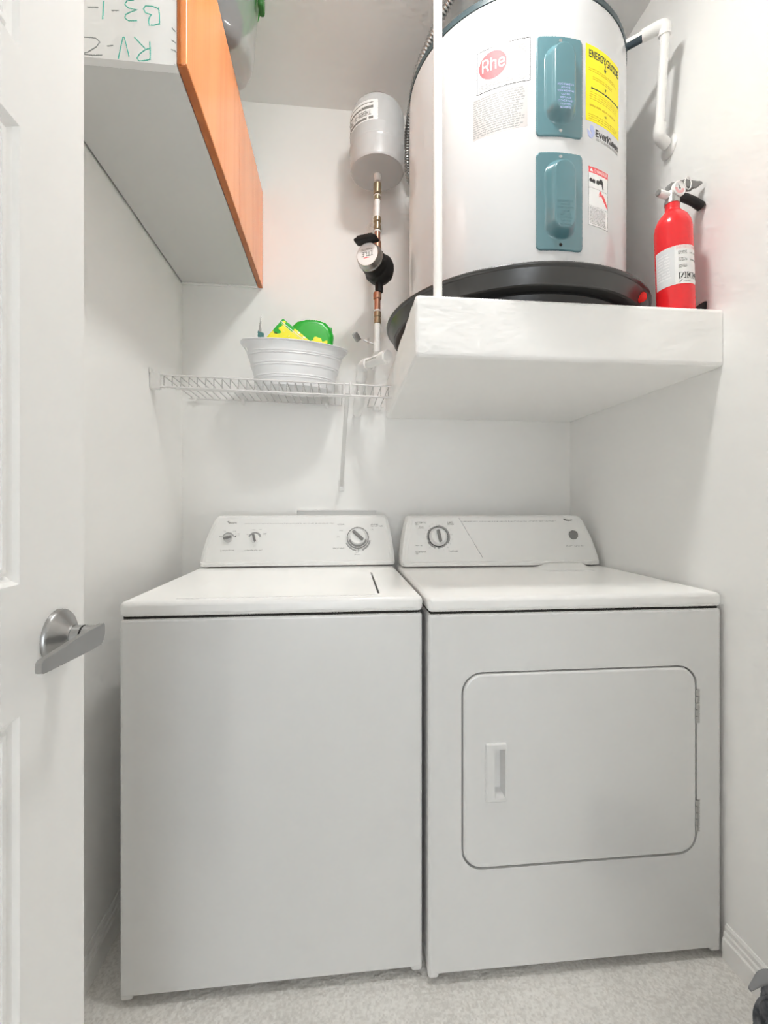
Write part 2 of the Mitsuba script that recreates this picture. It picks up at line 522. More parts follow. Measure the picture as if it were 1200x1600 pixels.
# ---------------------------------------------------------------- washing machine
def rot_z(a, c):
    M = np.eye(4)
    M[:2, :2] = [[math.cos(a), -math.sin(a)], [math.sin(a), math.cos(a)]]
    M[:2, 3] = np.asarray(c) - M[:2, :2] @ np.asarray(c)
    return M


def cabinet_mesh(x0, x1, y0, y1, z1):
    body = rbox(x0, x1, y0, y1, 0.024, z1, 0.007, 4)
    feet = [rbox(x, x + 0.026, y0 + 0.001, y0 + 0.03, 0.015, 0.05, 0.006) for x in (x0, x1 - 0.026)]
    return cat(body, feet)


def console(prefix, xb0, xb1, xt0, xt1, yc, yback, move, z0=0.909):
    """one sloped control console: lip, face, top and back, drawn as loops from bottom to top"""
    levels = [(z0, 0.006), (z0 + 0.002, 0.001), (z0 + 0.005, 0.0), (z0 + 0.0125, 0.0), (z0 + 0.0155, 0.002), (z0 + 0.017, 0.006)]
    for t in np.linspace(0.1, 1, 10):
        levels.append((0.926 + 0.149 * t, 0.006 + 0.044 * t))
    levels += [(1.0800, 0.053), (1.0835, 0.058), (1.0850, 0.066)]

    def xlim(z):
        t = max(0, (z - 0.926) / 0.159)
        k = 0.55 * t + 0.45 * t ** 2.6
        return xb0 + (xt0 - xb0) * k, xb1 + (xt1 - xb1) * k

    rings, q = [], 6
    for i, (z, dy) in enumerate(levels):
        a, b = xlim(z)
        ins = {0: 0.004, 1: 0.0012}.get(i, {len(levels) - 1: 0.006, len(levels) - 2: 0.0025, len(levels) - 3: 0.0007}.get(i, 0))
        r = 0.012
        a, b, y0 = a + ins, b - ins, yc + dy
        arc = [(a + r - r * math.cos(t), y0 + r - r * math.sin(t)) for t in np.linspace(0, math.pi / 2, q)]
        arc2 = [(b - r + r * math.sin(t), y0 + r - r * math.cos(t)) for t in np.linspace(0, math.pi / 2, q)]
        loop = [(a, yback)] + arc + arc2 + [(b, yback)]
        rings.append(np.array([(x, y, z) for x, y in loop]))
    add(prefix + '__console', loft(rings), 'console_plastic', 30, move)
    p0, p1 = np.array([0, yc + 0.006, 0.926]), np.array([0, yc + 0.05, 1.075])
    v = (p1 - p0) / np.linalg.norm(p1 - p0)
    # the end caps: thin proud bands
    for s, (bx, tx) in ((1, (xb0, xt0)), (-1, (xb1, xt1))):
        def edge(z):
            l = xlim(z)
            return l[0] if s > 0 else l[1]
        ring2 = []
        for z in np.linspace(0.926, 1.070, 9):
            e = edge(z)
            y = yc + 0.006 + 0.044 * (z - 0.926) / 0.149
            xs = sorted([e + s * 0.0006, e + s * 0.019])
            ring2.append(np.array([(xs[0], y + 0.014, z), (xs[0], y + 0.0035 if s > 0 else y - 0.0006, z), (xs[1], y - 0.0006 if s > 0 else y + 0.0035, z), (xs[1], y + 0.014, z)]))
        add(prefix + '__console__end_cap', loft(ring2), 'console_plastic', False, move)
    return lambda m: place(m, p0, [1, 0, 0], v), v


I4 = np.eye(4)
FINE_PRINT = ('lettering', 'small_print', 'side_print', 'dial_scale', 'tagline', 'start_lettering', 'logo_lettering', 'warranty_lettering', 'header_lettering', 'heading')
W0, W1, WY = -0.4827, 0.1990, 1.055
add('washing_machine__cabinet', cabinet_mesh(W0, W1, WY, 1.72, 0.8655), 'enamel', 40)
add('washing_machine__seam', box(W0 + 0.006, W1 - 0.006, WY + 0.006, 1.71, 0.86, 0.874), 'gap_dark', False)
deck = mani(rbox(W0 - 0.001, W1 + 0.001, WY - 0.002, 1.735, 0.870, 0.905, 0.011, 5))
for s in ((0.0975, 0.1040, 0.1075, 0.1140),):
    sl = hull([(0.0960, 1.100, 0.890), (0.1015, 1.100, 0.890), (0.1035, 1.455, 0.890), (0.1090, 1.455, 0.890),
               (0.0960, 1.100, 0.93), (0.1015, 1.100, 0.93), (0.1035, 1.455, 0.93), (0.1090, 1.455, 0.93)])
    deck = deck - mani(sl)
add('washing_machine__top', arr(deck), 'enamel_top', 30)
lid = hull([(x, y, z) for x, y in ((-0.3705 + 0.002, 1.0750), (0.0955, 1.0750), (0.1030, 1.462), (-0.3582 + 0.002, 1.462)) for z in (0.9045, 0.9062)] +
           [(x, y, 0.9074) for x, y in ((-0.3705 + 0.005, 1.0790), (0.0925, 1.0790), (0.1000, 1.459), (-0.3582 + 0.005, 1.459))])
add('washing_machine__lid', lid, 'enamel_top', 20)
add('washing_machine__lid_slot', hull([(x, y, z) for x, y in ((0.0964, 1.102), (0.1011, 1.102), (0.1035, 1.453), (0.1086, 1.453)) for z in (0.8895, 0.8925)]), 'gap_dark', False)
cw, vw = console('washing_machine', -0.4758, 0.2035, -0.4290, 0.1790, 1.605, 1.735, I4)


def knob(prefix, put, x, y, r, h, ang, base, grip, move, dial=None, scale=1.0):
    b = lathe([(0, 0), (r, 0), (r, h * 0.35), (r * 0.93, h * 0.45), (0, h * 0.45)], 40)
    k = add(prefix + '__knob', put(tr(b, x, y)), base, 40, move)
    g = rbox(-r * 0.24, r * 0.24, -r * 0.92, r * 0.92, h * 0.3, h, r * 0.2, 3)
    g.apply_transform(trimesh.transformations.rotation_matrix(math.radians(ang), [0, 0, 1]))
    add(k + '__grip', put(tr(g, x, y)), grip, 40, move)
    return k


def tr(m, x, y, z=0):
    m = m.copy()
    m.apply_translation([x, y, z])
    return m


k1 = knob('washing_machine', cw, -0.3850, 0.0840, 0.0155, 0.022, 105, 'knob_light', 'knob_grey', I4)
k2 = knob('washing_machine', cw, -0.2935, 0.0820, 0.0155, 0.022, 17, 'console_plastic', 'knob_grey', I4)
k3 = add('washing_machine__timer_knob', cw(tr(lathe([(0, 0), (0.0385, 0), (0.0385, 0.004), (0.034, 0.007), (0, 0.007)], 48), 0.0708, 0.082)), 'knob_light', 40)
add(k3 + '__rim', cw(tr(lathe([(0.0365, 0.0), (0.0395, 0.0), (0.0395, 0.0055), (0.0365, 0.0055), (0.0365, 0.0)], 48), 0.0708, 0.082)), 'knob_grey', 30)
add(k3 + '__cap', cw(tr(lathe([(0, 0.006), (0.0275, 0.006), (0.0265, 0.012), (0, 0.012)], 40), 0.0708, 0.086)), 'console_plastic', 40)
g = rbox(-0.006, 0.006, -0.025, 0.025, 0.010, 0.022, 0.005, 3)
g.apply_transform(trimesh.transformations.rotation_matrix(math.radians(47), [0, 0, 1]))
add(k3 + '__grip', cw(tr(g, 0.0708, 0.089)), 'knob_grey', 40)
add(k3 + '__band', cw(tr(ring2d(0.034, 0.0275, 195, 345, 0.0012, 0, 0), 0.0708, 0.082, 0.0068)), 'knob_grey', 30)
pr = [ring2d(0.0215, 0.0170, 20, 160, 0.0004, -0.3850, 0.084), ring2d(0.0230, 0.0165, 15, 165, 0.0004, -0.2935, 0.084),
      ring2d(0.0465, 0.042, 200, 262, 0.0004, 0.0708, 0.080), ring2d(0.0475, 0.041, 290, 350, 0.0004, 0.0708, 0.080)]
add('washing_machine__dial_scale', cw(cat(pr)), 'print_light', False)
lt = [text('LOAD SIZE', 0.0046, -0.4075, 0.0385, width=0.046), text('TEMPERATURE', 0.0046, -0.3285, 0.0380, width=0.062),
      text('SMALL', 0.003, -0.4150, 0.0880), text('MED', 0.003, -0.4010, 0.1080), text('LARGE', 0.003, -0.3720, 0.1080), text('EXTRA', 0.003, -0.3590, 0.0980),
      text('LARGE', 0.003, -0.3590, 0.0925), text('HOT', 0.003, -0.3220, 0.0960), text('WARM', 0.003, -0.3060, 0.1130), text('COLD', 0.003, -0.2810, 0.1130),
      text('WARM', 0.003, -0.2660, 0.0990), text('RINSE', 0.003, -0.2660, 0.0945), text('OFF', 0.003, -0.2960, 0.0540),
      text('NORMAL', 0.0045, -0.0020, 0.1310, bold=True), text('GENTLE WASH', 0.0045, -0.0190, 0.0425, bold=True), text('REGULAR', 0.0045, 0.1180, 0.1300, bold=True),
      text('PERMANENT PRESS', 0.0035, 0.1180, 0.1240), text('SOAK', 0.0035, 0.1180, 0.1110), text('RINSE', 0.0035, 0.0030, 0.1080), text('SPIN', 0.0035, -0.0060, 0.0850),
      text('OFF', 0.0035, 0.0620, 0.0270), text('NORMAL', 0.0035, 0.0580, 0.0200)]
add('washing_machine__lettering', cw(cat(lt)), 'print_light', False)
mk = [box(0.0716, 0.0736, 0.0300, 0.0420, 0, 0.0005), box(-0.3640, -0.3570, 0.0895, 0.0920, 0, 0.0005)]
for q_ in mk:
    add('washing_machine__index_mark', cw(q_), 'print_dark', False)
swoosh = extrude(Polygon([(0, 0.0035), (0.006, 0.006), (0.013, 0.0055), (0.008, 0.0035), (0.011, 0.0005), (0.020, -0.0015), (0.010, -0.0008), (0.005, 0.0025)]), 0.0005)
logo = cat(swoosh, text('Whirlpool', 0.0052, 0.007, -0.0025, width=0.029, bold=True))
add('washing_machine__logo', cw(tr(logo, -0.3950, 0.1400)), 'print_grey', False)
add('washing_machine__trim_line', cw(box(-0.3320, -0.0150, 0.1362, 0.1372, 0, 0.0004)), 'print_light', False)
tag('washing_machine', 'white top loading washing machine with a plain front, left of the dryer', 'washing machine')

# ---------------------------------------------------------------- dryer (stands turned by one degree)
D0, D1, DYF = 0.2090, 0.9435, 1.030
RD = rot_z(-0.0100, (0.58, 1.03))
dc = mani(rbox(D0, D1, DYF, 1.66, 0.024, 0.8655, 0.007, 4))
dx0, dx1, dz0, dz1 = 0.2915, 0.8765, 0.2665, 0.7235
dc = dc - mani(xz(extrude(rrect(dx0 - 0.004, dx1 + 0.0035, dz0 - 0.004, dz1 + 0.004, 0.050), 0.05), DYF + 0.022))
feet = [rbox(x, x + 0.026, DYF + 0.001, DYF + 0.03, 0.015, 0.05, 0.006) for x in (D0, D1 - 0.026)]
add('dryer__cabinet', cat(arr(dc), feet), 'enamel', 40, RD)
add('dryer__seam', box(D0 + 0.006, D1 - 0.006, DYF + 0.006, 1.65, 0.86, 0.874), 'gap_dark', False, RD)
add('dryer__top', rbox(D0 - 0.001, D1 + 0.001, DYF - 0.002, 1.665, 0.870, 0.905, 0.011, 5), 'enamel_top', 30, RD)
# door with rounded corners and a bevelled edge, a pocket cut for the pull
dp = rrect(dx0, dx1, dz0, dz1, 0.047)
rings = []
for ins, y in ((0.0, 0.024), (0.0, 0.0030), (0.0012, 0.0008), (0.0035, -0.0012), (0.007, -0.0020)):
    c = np.array(rrect(dx0 + ins, dx1 - ins, dz0 + ins, dz1 - ins, 0.047 - ins, 10).exterior.coords)[:-1]
    if np.cross(c[1] - c[0], c[2] - c[1]) < 0:
        c = c[::-1]
    rings.append(np.array([(x, DYF + y, z) for x, z in c]))
dd = loft(rings)
dd.fix_normals()
hx0, hx1, hz0, hz1 = 0.3440, 0.3955, 0.4225, 0.5607
ddm = mani(dd) - mani(box(hx0 + 0.004, hx1 - 0.004, DYF - 0.02, DYF + 0.0200, hz0 + 0.004, hz1 - 0.004))
add('dryer__door', arr(ddm), 'enamel', 30, RD)
# the pull: a raised frame with a sloped left cheek and a deep pocket on the right
outer = mani(rbox(hx0, hx1, DYF - 0.0075, DYF + 0.018, hz0, hz1, 0.004, 3))
pocket = hull([(0.3655, DYF - 0.008, hz0 + 0.010), (0.3905, DYF - 0.008, hz0 + 0.010), (0.3655, DYF - 0.008, hz1 - 0.014), (0.3905, DYF - 0.008, hz1 - 0.014),
               (0.3560, DYF + 0.017, hz0 + 0.022), (0.3860, DYF + 0.017, hz0 + 0.022), (0.3560, DYF + 0.017, hz1 - 0.016), (0.3860, DYF + 0.017, hz1 - 0.016)])
add('dryer__door__handle', arr(outer - mani(pocket)), 'enamel', 30, RD)
part_label('dryer__door__handle', 'recessed white pull handle')
for za, zb in ((0.585, 0.668), (0.3175, 0.396)):
    h = cat([rod([0.8795, DYF + 0.001, za + (zb - za) * a], [0.8795, DYF + 0.001, za + (zb - za) * b], 0.0040, None, 12) for a, b in ((0.02, 0.19), (0.21, 0.39), (0.41, 0.59), (0.61, 0.79), (0.81, 0.98))] +
            [box(0.8800, 0.8860, DYF - 0.0012, DYF + 0.004, za, zb)])
    add('dryer__hinge', h, 'steel', 40, RD)
cd, vd = console('dryer', 0.2148, 0.9320, 0.2450, 0.8830, 1.535, 1.655, RD)
put = cd
kd = add('dryer__timer_knob', put(tr(lathe([(0, 0), (0.0335, 0), (0.0335, 0.006), (0.030, 0.009), (0, 0.009)], 48), 0.3463, 0.0883)), 'knob_light', 40, RD)
add(kd + '__rim', put(tr(lathe([(0.0325, 0.0), (0.0355, 0.0), (0.0355, 0.005), (0.0325, 0.005), (0.0325, 0.0)], 48), 0.3463, 0.0883)), 'print_dark', 30, RD)
add(kd + '__cap', put(tr(lathe([(0, 0.008), (0.0255, 0.008), (0.0245, 0.014), (0, 0.014)], 40), 0.3463, 0.0890)), 'console_plastic', 40, RD)
g = rbox(-0.0058, 0.0058, -0.023, 0.023, 0.012, 0.024, 0.005, 3)
g.apply_transform(trimesh.transformations.rotation_matrix(math.radians(10), [0, 0, 1]))
add(kd + '__grip', put(tr(g, 0.3478, 0.0890)), 'knob_grey', 40, RD)
sc_ = [ring2d(0.0435, 0.0365, -35, 88, 0.0004, 0.3463, 0.0883), ring2d(0.0425, 0.0365, 205, 255, 0.0004, 0.3463, 0.0883),
       ring2d(0.0400, 0.0365, 88, 205, 0.0004, 0.3463, 0.0883), ring2d(0.0400, 0.0365, 262, 320, 0.0004, 0.3463, 0.0883)]
for a in list(range(-50, 90, 20)) + [95, 110, 125, 150, 165, 182, 205, 230, 270, 290]:
    c, s = math.cos(math.radians(a)), math.sin(math.radians(a))
    sc_.append(tr(text(str(abs(a) % 90 // 10 * 10), 0.003, 0, -0.0015, align='c'), 0.3463 + 0.0495 * c, 0.0883 + 0.0495 * s))
add('dryer__dial_scale', put(cat(sc_)), 'print_light', False, RD)
lt = [text('AUTOMATIC', 0.0046, 0.2660, 0.1390, bold=True), text('DRY', 0.0046, 0.2660, 0.1325, bold=True), text('TIMED', 0.0046, 0.3830, 0.1390, bold=True),
      text('DRYING', 0.0046, 0.3830, 0.1325, bold=True), text('AUTOMATIC', 0.0046, 0.2620, 0.0330, bold=True), text('DRY', 0.0046, 0.2620, 0.0265, bold=True),
      text('FLUFF AIR', 0.0046, 0.3820, 0.0350, bold=True), text('Perm Press', 0.0036, 0.2630, 0.0560), text('Energy', 0.0036, 0.2810, 0.1240), text('Preferred', 0.0036, 0.2770, 0.1190)]
add('dryer__lettering', put(cat(lt)), 'print_grey', False, RD)
for q_ in [tr(extrude(affinity.rotate(sbox(0.034, -0.0008, 0.043, 0.0008), a, origin=(0, 0)), 0.0007), 0.3463, 0.0883) for a in (92, 143, 180, 212, 270)]:
    add('dryer__index_mark', put(q_), 'print_dark', False, RD)
dl = Polygon([(0.4250, 0.1600), (0.4265, 0.1600), (0.5030, 0.0115), (0.5015, 0.0115)])
add('dryer__trim_line', put(extrude(dl, 0.0004)), 'print_light', False, RD)
add('dryer__trim_line', put(box(0.4340, 0.7930, 0.1452, 0.1462, 0, 0.0004)), 'print_light', False, RD)
add('dryer__logo', put(tr(logo, 0.8145, 0.1485)), 'print_dark', False, RD)
add('dryer__start_button', put(tr(lathe([(0, 0.006), (0.0145, 0.006), (0.0165, 0.0045), (0.0172, 0.0), (0, 0.0)], 40), 0.8465, 0.0930)), 'knob_grey', 40, RD)
add('dryer__start_lettering', put(text('PUSH TO START', 0.0042, 0.8150, 0.0505, width=0.070)), 'print_light', False, RD)
lint = hull([(0.682, 1.415, 0.9045), (0.845, 1.415, 0.9045), (0.682, 1.53, 0.9045), (0.845, 1.53, 0.9045),
             (0.688, 1.420, 0.9085), (0.839, 1.420, 0.9085), (0.720, 1.505, 0.9100), (0.852, 1.505, 0.9100), (0.730, 1.530, 0.918), (0.856, 1.530, 0.918), (0.86, 1.53, 0.9045)])
add('dryer__lint_lid', lint, 'enamel_top', 20, RD)
tag('dryer', 'white front loading dryer with a rounded door and recessed pull, right of the washer', 'dryer')

# ---------------------------------------------------------------- recessed outlet box behind the washer
ob = xz(extrude(sbox(-0.163, 0.93, 0.154, 1.1085).difference(sbox(-0.158, 0.94, 0.149, 1.1035)), 0.011), YB)
add('outlet_box', cat(ob, box(-0.155, 0.146, YB - 0.0015, YB - 0.0002, 0.94, 1.1015)), 'trim_paint', False)
tag('outlet_box', 'thin white outlet box frame on the back wall just above the washer console', 'outlet box')

# ---------------------------------------------------------------- ledge that carries the water heater
PZ0, PZ1 = 1.4676, 1.6123
r = 0.011
foot = [(0.1785, 1.035), (XR(1.035) - 0.001, 1.035), (XR(YB) - 0.001, YB - 0.001), (0.1880, YB - 0.001)]
ctr = np.array(foot).mean(0)
pts = []
for i, (x, y) in enumerate(foot):
    for z in (PZ0 + r, PZ1 - r):
        xx = x + r if i in (0, 3) else x
        yy = y + r if i in (0, 1) else y
        if i in (0, 1):
            pts.append(np.array([xx, yy, z]) + (r * sph(3) if i == 0 else r * sph(3) * [0, 1, 1]))
        else:
            pts.append(np.array([xx, yy, z]) + (r * sph(3) * [1, 0, 1] if i == 3 else r * sph(3) * [0, 0, 1]))
led = mani(hull(np.concatenate(pts))).refine_to_length(0.022)
led = arr(led)
nv = led.vertices
bumpy = (meshkit.fbm(nv * 28, 3, 5) - 0.5) * 0.0050
free = np.clip((YB - nv[:, 1]) / 0.05, 0, 1) * np.clip((XR(nv[:, 1]) - nv[:, 0]) / 0.05, 0, 1)
led.vertices = nv + led.vertex_normals * (bumpy * free * (nv[:, 2] < PZ1 - 0.004))[:, None]
add('ledge', led, 'ledge_paint', 40)
chip = Polygon([(0.1835, 1.4760), (0.1960, 1.4745), (0.2070, 1.4780), (0.2120, 1.4850), (0.2040, 1.4905), (0.1960, 1.4895), (0.1900, 1.4925), (0.1840, 1.4860)])
add('ledge__paint_chip', xz(extrude(chip, 0.0012), 1.0358), 'melamine', False)
tag('ledge', 'thick white plastered wall ledge under the water heater', 'ledge')

# thin white post at its front corner
add('support_post', lathe([(0, 1.6115), (0.0108, 1.6115), (0.0108, ZC), (0, ZC)], 24, (0.2375, 1.062, 0)), 'trim_paint')
tag('support_post', 'thin white vertical post on the front corner of the water heater ledge', 'post')

# ---------------------------------------------------------------- drain pan
PX, PY, PR = 0.538, 1.378, 0.388
pan = lathe([(0, 1.6385), (PR - 0.030, 1.6385), (PR - 0.022, 1.642), (PR - 0.006, 1.676), (PR - 0.006, 1.680), (PR - 0.010, 1.680), (PR - 0.026, 1.648), (PR - 0.034, 1.6425), (0, 1.6425)], 128, (PX, PY, 0))
add('drain_pan__pan', pan, 'black_plastic', 30)
th = np.linspace(0, 2 * np.pi, 160, endpoint=False)
rimr = [(PR - 0.010 + 0.010 * math.cos(t), 1.6800 + 0.0062 * math.sin(t)) for t in np.linspace(0, 2 * np.pi, 17)]
add('drain_pan__rim', lathe(rimr, 128, (PX, PY, 0)), 'black_plastic', 50)
add('drain_pan__base', lathe([(0, PZ1), (PR - 0.056, PZ1), (PR - 0.054, PZ1 + 0.004), (PR - 0.050, 1.6300), (PR - 0.054, 1.6383), (0, 1.6383)], 96, (PX, PY, 0)), 'foam_black', 30)
a = 0.700
pc = np.array([PX + (PR - 0.012) * math.sin(a), PY - (PR - 0.012) * math.cos(a), 1.6580])
add('drain_pan__plug', lathe([(0, 0.011), (0.008, 0.0095), (0.0115, 0.005), (0.0125, 0.0), (0.0125, -0.008), (0, -0.008)], 32, pc, (math.sin(a), -math.cos(a), 0.05)), 'red_plastic', 40)
part_label('drain_pan__plug', 'round red plug')
tag('drain_pan', 'round black plastic drain pan under the water heater', 'drain pan')

# ---------------------------------------------------------------- water heater
HX, HYC, HR, HZ = 0.540, 1.367, 0.318, 2.378
add('water_heater__jacket', lathe([(0, 1.643), (HR - 0.004, 1.643), (HR, 1.648), (HR, HZ - 0.004), (HR - 0.002, HZ), (0, HZ)], 160, (HX, HYC, 0)), 'heater_enamel', 30)
add('water_heater__top_cap', lathe([(0, HZ), (HR + 0.0018, HZ - 0.002), (HR + 0.0018, HZ + 0.014), (HR - 0.004, HZ + 0.020), (HR * 0.6, HZ + 0.032), (0, HZ + 0.036)], 128, (HX, HYC, 0)), 'cap_paint', 30)
hw = lambda m: wrap(m, HX, HYC, HR)


def access_panel(z0, z1, xc, e0, e1):
    w, rc, N, M = 0.0585, 0.011, 48, 96
    vs = np.concatenate([[0, 0.0015], np.linspace(0.003, (z1 - z0) - 0.003, M - 3), [z1 - z0 - 0.0015, z1 - z0]])
    V, F = [], []
    for v in vs:
        d = min(v, z1 - z0 - v)
        xl = w - (rc - math.sqrt(max(0, rc * rc - (rc - d) ** 2)) if d < rc else 0)
        s = np.linspace(-1, 1, N + 1)
        x = s * xl
        z = z0 + v
        # distance inside the raised stadium
        cyl = np.clip(z, e0 + 0.0385, e1 - 0.0385)
        dist = 0.0385 - np.hypot(x, z - cyl)
        t = np.clip(dist / 0.0160, 0, 1)
        h = 0.0042 + 0.025 * np.clip(0.82 * t + 0.18 * (t * t * (3 - 2 * t)), 0, 1)
        edge = np.minimum(xl - np.abs(x), d)
        h = np.where(edge < 0.0012, 0.0028, h)
        V.append(np.stack([xc + x, np.full_like(x, z), h], 1))
    n = N + 1
    V = np.concatenate(V)
    for j in range(len(vs) - 1):
        for i in range(N):
            q = j * n + i
            F += [(q, q + 1, q + n + 1), (q, q + n + 1, q + n)]
    ring = list(range(N)) + [j * n + N for j in range(len(vs) - 1)] + [(len(vs) - 1) * n + i for i in range(N, 0, -1)] + [j * n for j in range(len(vs) - 1, 0, -1)]
    o = len(V)
    V = np.vstack([V, V[ring] * [1, 1, 0] + [0, 0, 0.0002]])
    for k in range(len(ring)):
        q, b = ring[k], ring[(k + 1) % len(ring)]
        F += [(q, o + k, o + (k + 1) % len(ring)), (q, o + (k + 1) % len(ring), b)]
    return trimesh.Trimesh(V, np.array(F), process=False)


for z0, z1, e0, e1, ptop in ((2.017, 2.2585, 2.044, 2.236, 2.116), (1.740, 1.9770, 1.764, 1.957, 1.840)):
    k = add('water_heater__access_panel', hw(access_panel(z0, z1, -0.003, e0, e1)), 'teal_paint', 40)
    for zz, mm in ((z1 - 0.0105, 'chrome'), (z0 + 0.0125, 'chrome' if z0 > 2 else 'gap_dark')):
        scw = tr(lathe([(0, 0.0022), (0.0026, 0.0018), (0.004, 0), (0, 0)], 16), -0.003, zz, 0.0042)
        add(k + '__screw', hw(scw), mm, 40)
    rows_ = ['DISCONNECT', 'POWER', 'BEFORE REMOVING', 'COVER', 'REPLACE', 'COVER AND', 'TIGHTEN', 'SCREWS']
    tx = [text(s, 0.0042, -0.003, ptop - 0.0078 * i, align='c', depth=0.0009) for i, s in enumerate(rows_)]
    tx = cat(tx)
    tx.vertices[:, 0] = np.clip(tx.vertices[:, 0], -0.021, 0.0150)
    tx.vertices[:, 2] += 0.0289
    add(k + '__lettering', hw(tx), 'print_pale_blue' if z0 > 2 else 'teal_paint', False)

# brand label with a red disc
fr = cat(grid_rect(-0.2045, -0.0745, 2.1560, 2.1573, 0.0006, 24), grid_rect(-0.2045, -0.0745, 2.2607, 2.2620, 0.0006, 24),
         grid_rect(-0.2045, -0.2030, 2.156, 2.262, 0.0006, 1), grid_rect(-0.0758, -0.0745, 2.156, 2.262, 0.0006, 1))
bl_ = add('water_heater__brand_label', hw(grid_rect(-0.2050, -0.0740, 2.1555, 2.2625, 0.0003, 24)), 'heater_enamel', False)
add(bl_ + '__border', hw(fr), 'print_dark', False)
disc = extrude(Point(-0.1640, 2.2180).buffer(0.0345, quad_segs=20), 0.0005)
disc = trimesh.Trimesh(*trimesh.remesh.subdivide_to_size(disc.vertices, disc.faces, 0.012), process=False)
add(bl_ + '__red_disc', hw(disc), 'print_red', False)
add(bl_ + '__logo_lettering', hw(text('Rheem', 0.031, -0.1905, 2.2060, 0.0009, width=0.105)), 'print_white', False)
add(bl_ + '__lettering', hw(cat(lines(-0.1990, -0.1640, 2.1590, 2.1760, 4, 0.5, 0.0006, seed=3, word=0.006), lines(-0.1040, -0.0820, 2.2260, 2.2500, 4, 0.4, 0.0006, seed=4, word=0.006),
                              lines(-0.1640, -0.1150, 2.1640, 2.1760, 2, 0.35, 0.0006, seed=5, word=0.006), ring2d(0.0075, 0.0065, 0, 359, 0.0006, -0.0930, 2.1700), text('UL', 0.006, -0.0965, 2.167, 0.0006))), 'print_light', False)
add(bl_ + '__warranty_lettering', hw(text('6', 0.014, -0.0965, 2.2020, 0.0006, bold=True)), 'print_pale_red', False)
rl = add('water_heater__rating_label', hw(grid_rect(-0.2150, -0.0810, 2.0450, 2.1480, 0.0003, 24)), 'label_pinkish', False)
add(rl + '__lettering', hw(lines(-0.2130, -0.0850, 2.0480, 2.1460, 17, 0.5, 0.0006, seed=8, word=0.011)), 'print_light', False)
# yellow energy label
yl = add('water_heater__energy_label', hw(grid_rect(0.0680, 0.2020, 2.0720, 2.2610, 0.0004, 28)), 'label_yellow', False)
add(yl + '__lettering', hw(cat(text('ENERGY', 0.0175, 0.0780, 2.2310, 0.0008, bold=True, width=0.060), text('GUIDE', 0.0175, 0.1400, 2.2310, 0.0008, bold=True, width=0.058),
                             extrude(Polygon([(0.1335, 2.236), (0.1365, 2.236), (0.1365, 2.218), (0.1400, 2.218), (0.1350, 2.210), (0.1300, 2.218), (0.1335, 2.218)]), 0.0008))), 'print_dark', False)
for q_ in ((grid_rect(0.0860, 0.1960, 2.1545, 2.1567, 0.0008, 24), extrude(sbox(0.0850, 2.1530, 0.0890, 2.1582), 0.0008), extrude(sbox(0.1930, 2.1530, 0.1970, 2.1582), 0.0008),
                         extrude(sbox(0.1360, 2.1535, 0.1430, 2.1577), 0.0008), extrude(Polygon([(0.1330, 2.1700), (0.1390, 2.1700), (0.1360, 2.1630)]), 0.0008), text('82', 0.004, 0.1330, 2.0985, 0.0008, bold=True))):
    add(yl + '__scale', hw(q_), 'print_dark', False)
add(yl + '__small_print', hw(cat(lines(0.0760, 0.1960, 2.1960, 2.2060, 2, 0.4, 0.0006, seed=9, word=0.010), lines(0.0900, 0.1800, 2.1770, 2.1870, 2, 0.4, 0.0006, seed=10, word=0.008),
                               lines(0.0800, 0.1950, 2.1260, 2.1480, 4, 0.3, 0.0006, seed=11, word=0.010), lines(0.0800, 0.1950, 2.1080, 2.1170, 1, 0.5, 0.0006, seed=13, word=0.014),
                               lines(0.0760, 0.1980, 2.0760, 2.0920, 3, 0.35, 0.0006, seed=12, word=0.010))), 'print_amber', False)
# brand mark below it
el = add('water_heater__brand_mark', hw(text('EverKleen', 0.0165, 0.1000, 2.0400, 0.0006, bold=True, width=0.098)), 'print_dark', False)
add(el + '__swirl', hw(cat(extrude(Polygon([(0.0860 + 0.0105 * math.cos(t) * (0.62 if t > math.pi / 2 else 1), 2.0480 + 0.0155 * math.sin(t)) for t in np.linspace(-1.4, 2.6, 24)] + [(0.0820, 2.0500), (0.0870, 2.0440)]), 0.0006),
                          extrude(Polygon([(0.0850 + 0.0120 * math.cos(t), 2.0465 + 0.0165 * math.sin(t)) for t in np.linspace(2.9, 4.9, 16)] + [(0.0850, 2.0400)]), 0.0007))), 'print_pale_blue', False)
add(el + '__tagline', hw(text('SELF CLEANING SYSTEM', 0.0062, 0.1010, 2.0300, 0.0006, width=0.094)), 'print_light', False)
# danger label
dgl = add('water_heater__danger_label', hw(grid_rect(0.0765, 0.1455, 1.8150, 1.9600, 0.0004, 14)), 'label_white', False)
add(dgl + '__header', hw(grid_rect(0.0765, 0.1455, 1.9455, 1.9600, 0.0006, 14)), 'print_red', False)
add(dgl + '__header_lettering', hw(cat(text('DANGER', 0.0085, 0.0960, 1.9485, 0.0009, width=0.046), extrude(Polygon([(0.0800, 1.9485), (0.0910, 1.9485), (0.0855, 1.9575)]), 0.0009))), 'print_white', False)
pic = [extrude(Point(0.0840, 1.9270).buffer(0.0050), 0.0007), extrude(Point(0.0935, 1.9260).buffer(0.0050), 0.0007), extrude(affinity.rotate(sbox(0.1020, 1.9240, 0.1260, 1.9300), 12), 0.0007),
       extrude(Point(0.1080, 1.9265).buffer(0.0055), 0.0007), extrude(Point(0.1190, 1.9310).buffer(0.0065), 0.0007), extrude(Polygon([(0.1200, 1.9280), (0.1260, 1.9280), (0.1275, 1.9130), (0.1245, 1.9130)]), 0.0007)]
add(dgl + '__tools_picture', hw(cat(pic)), 'print_dark', False)
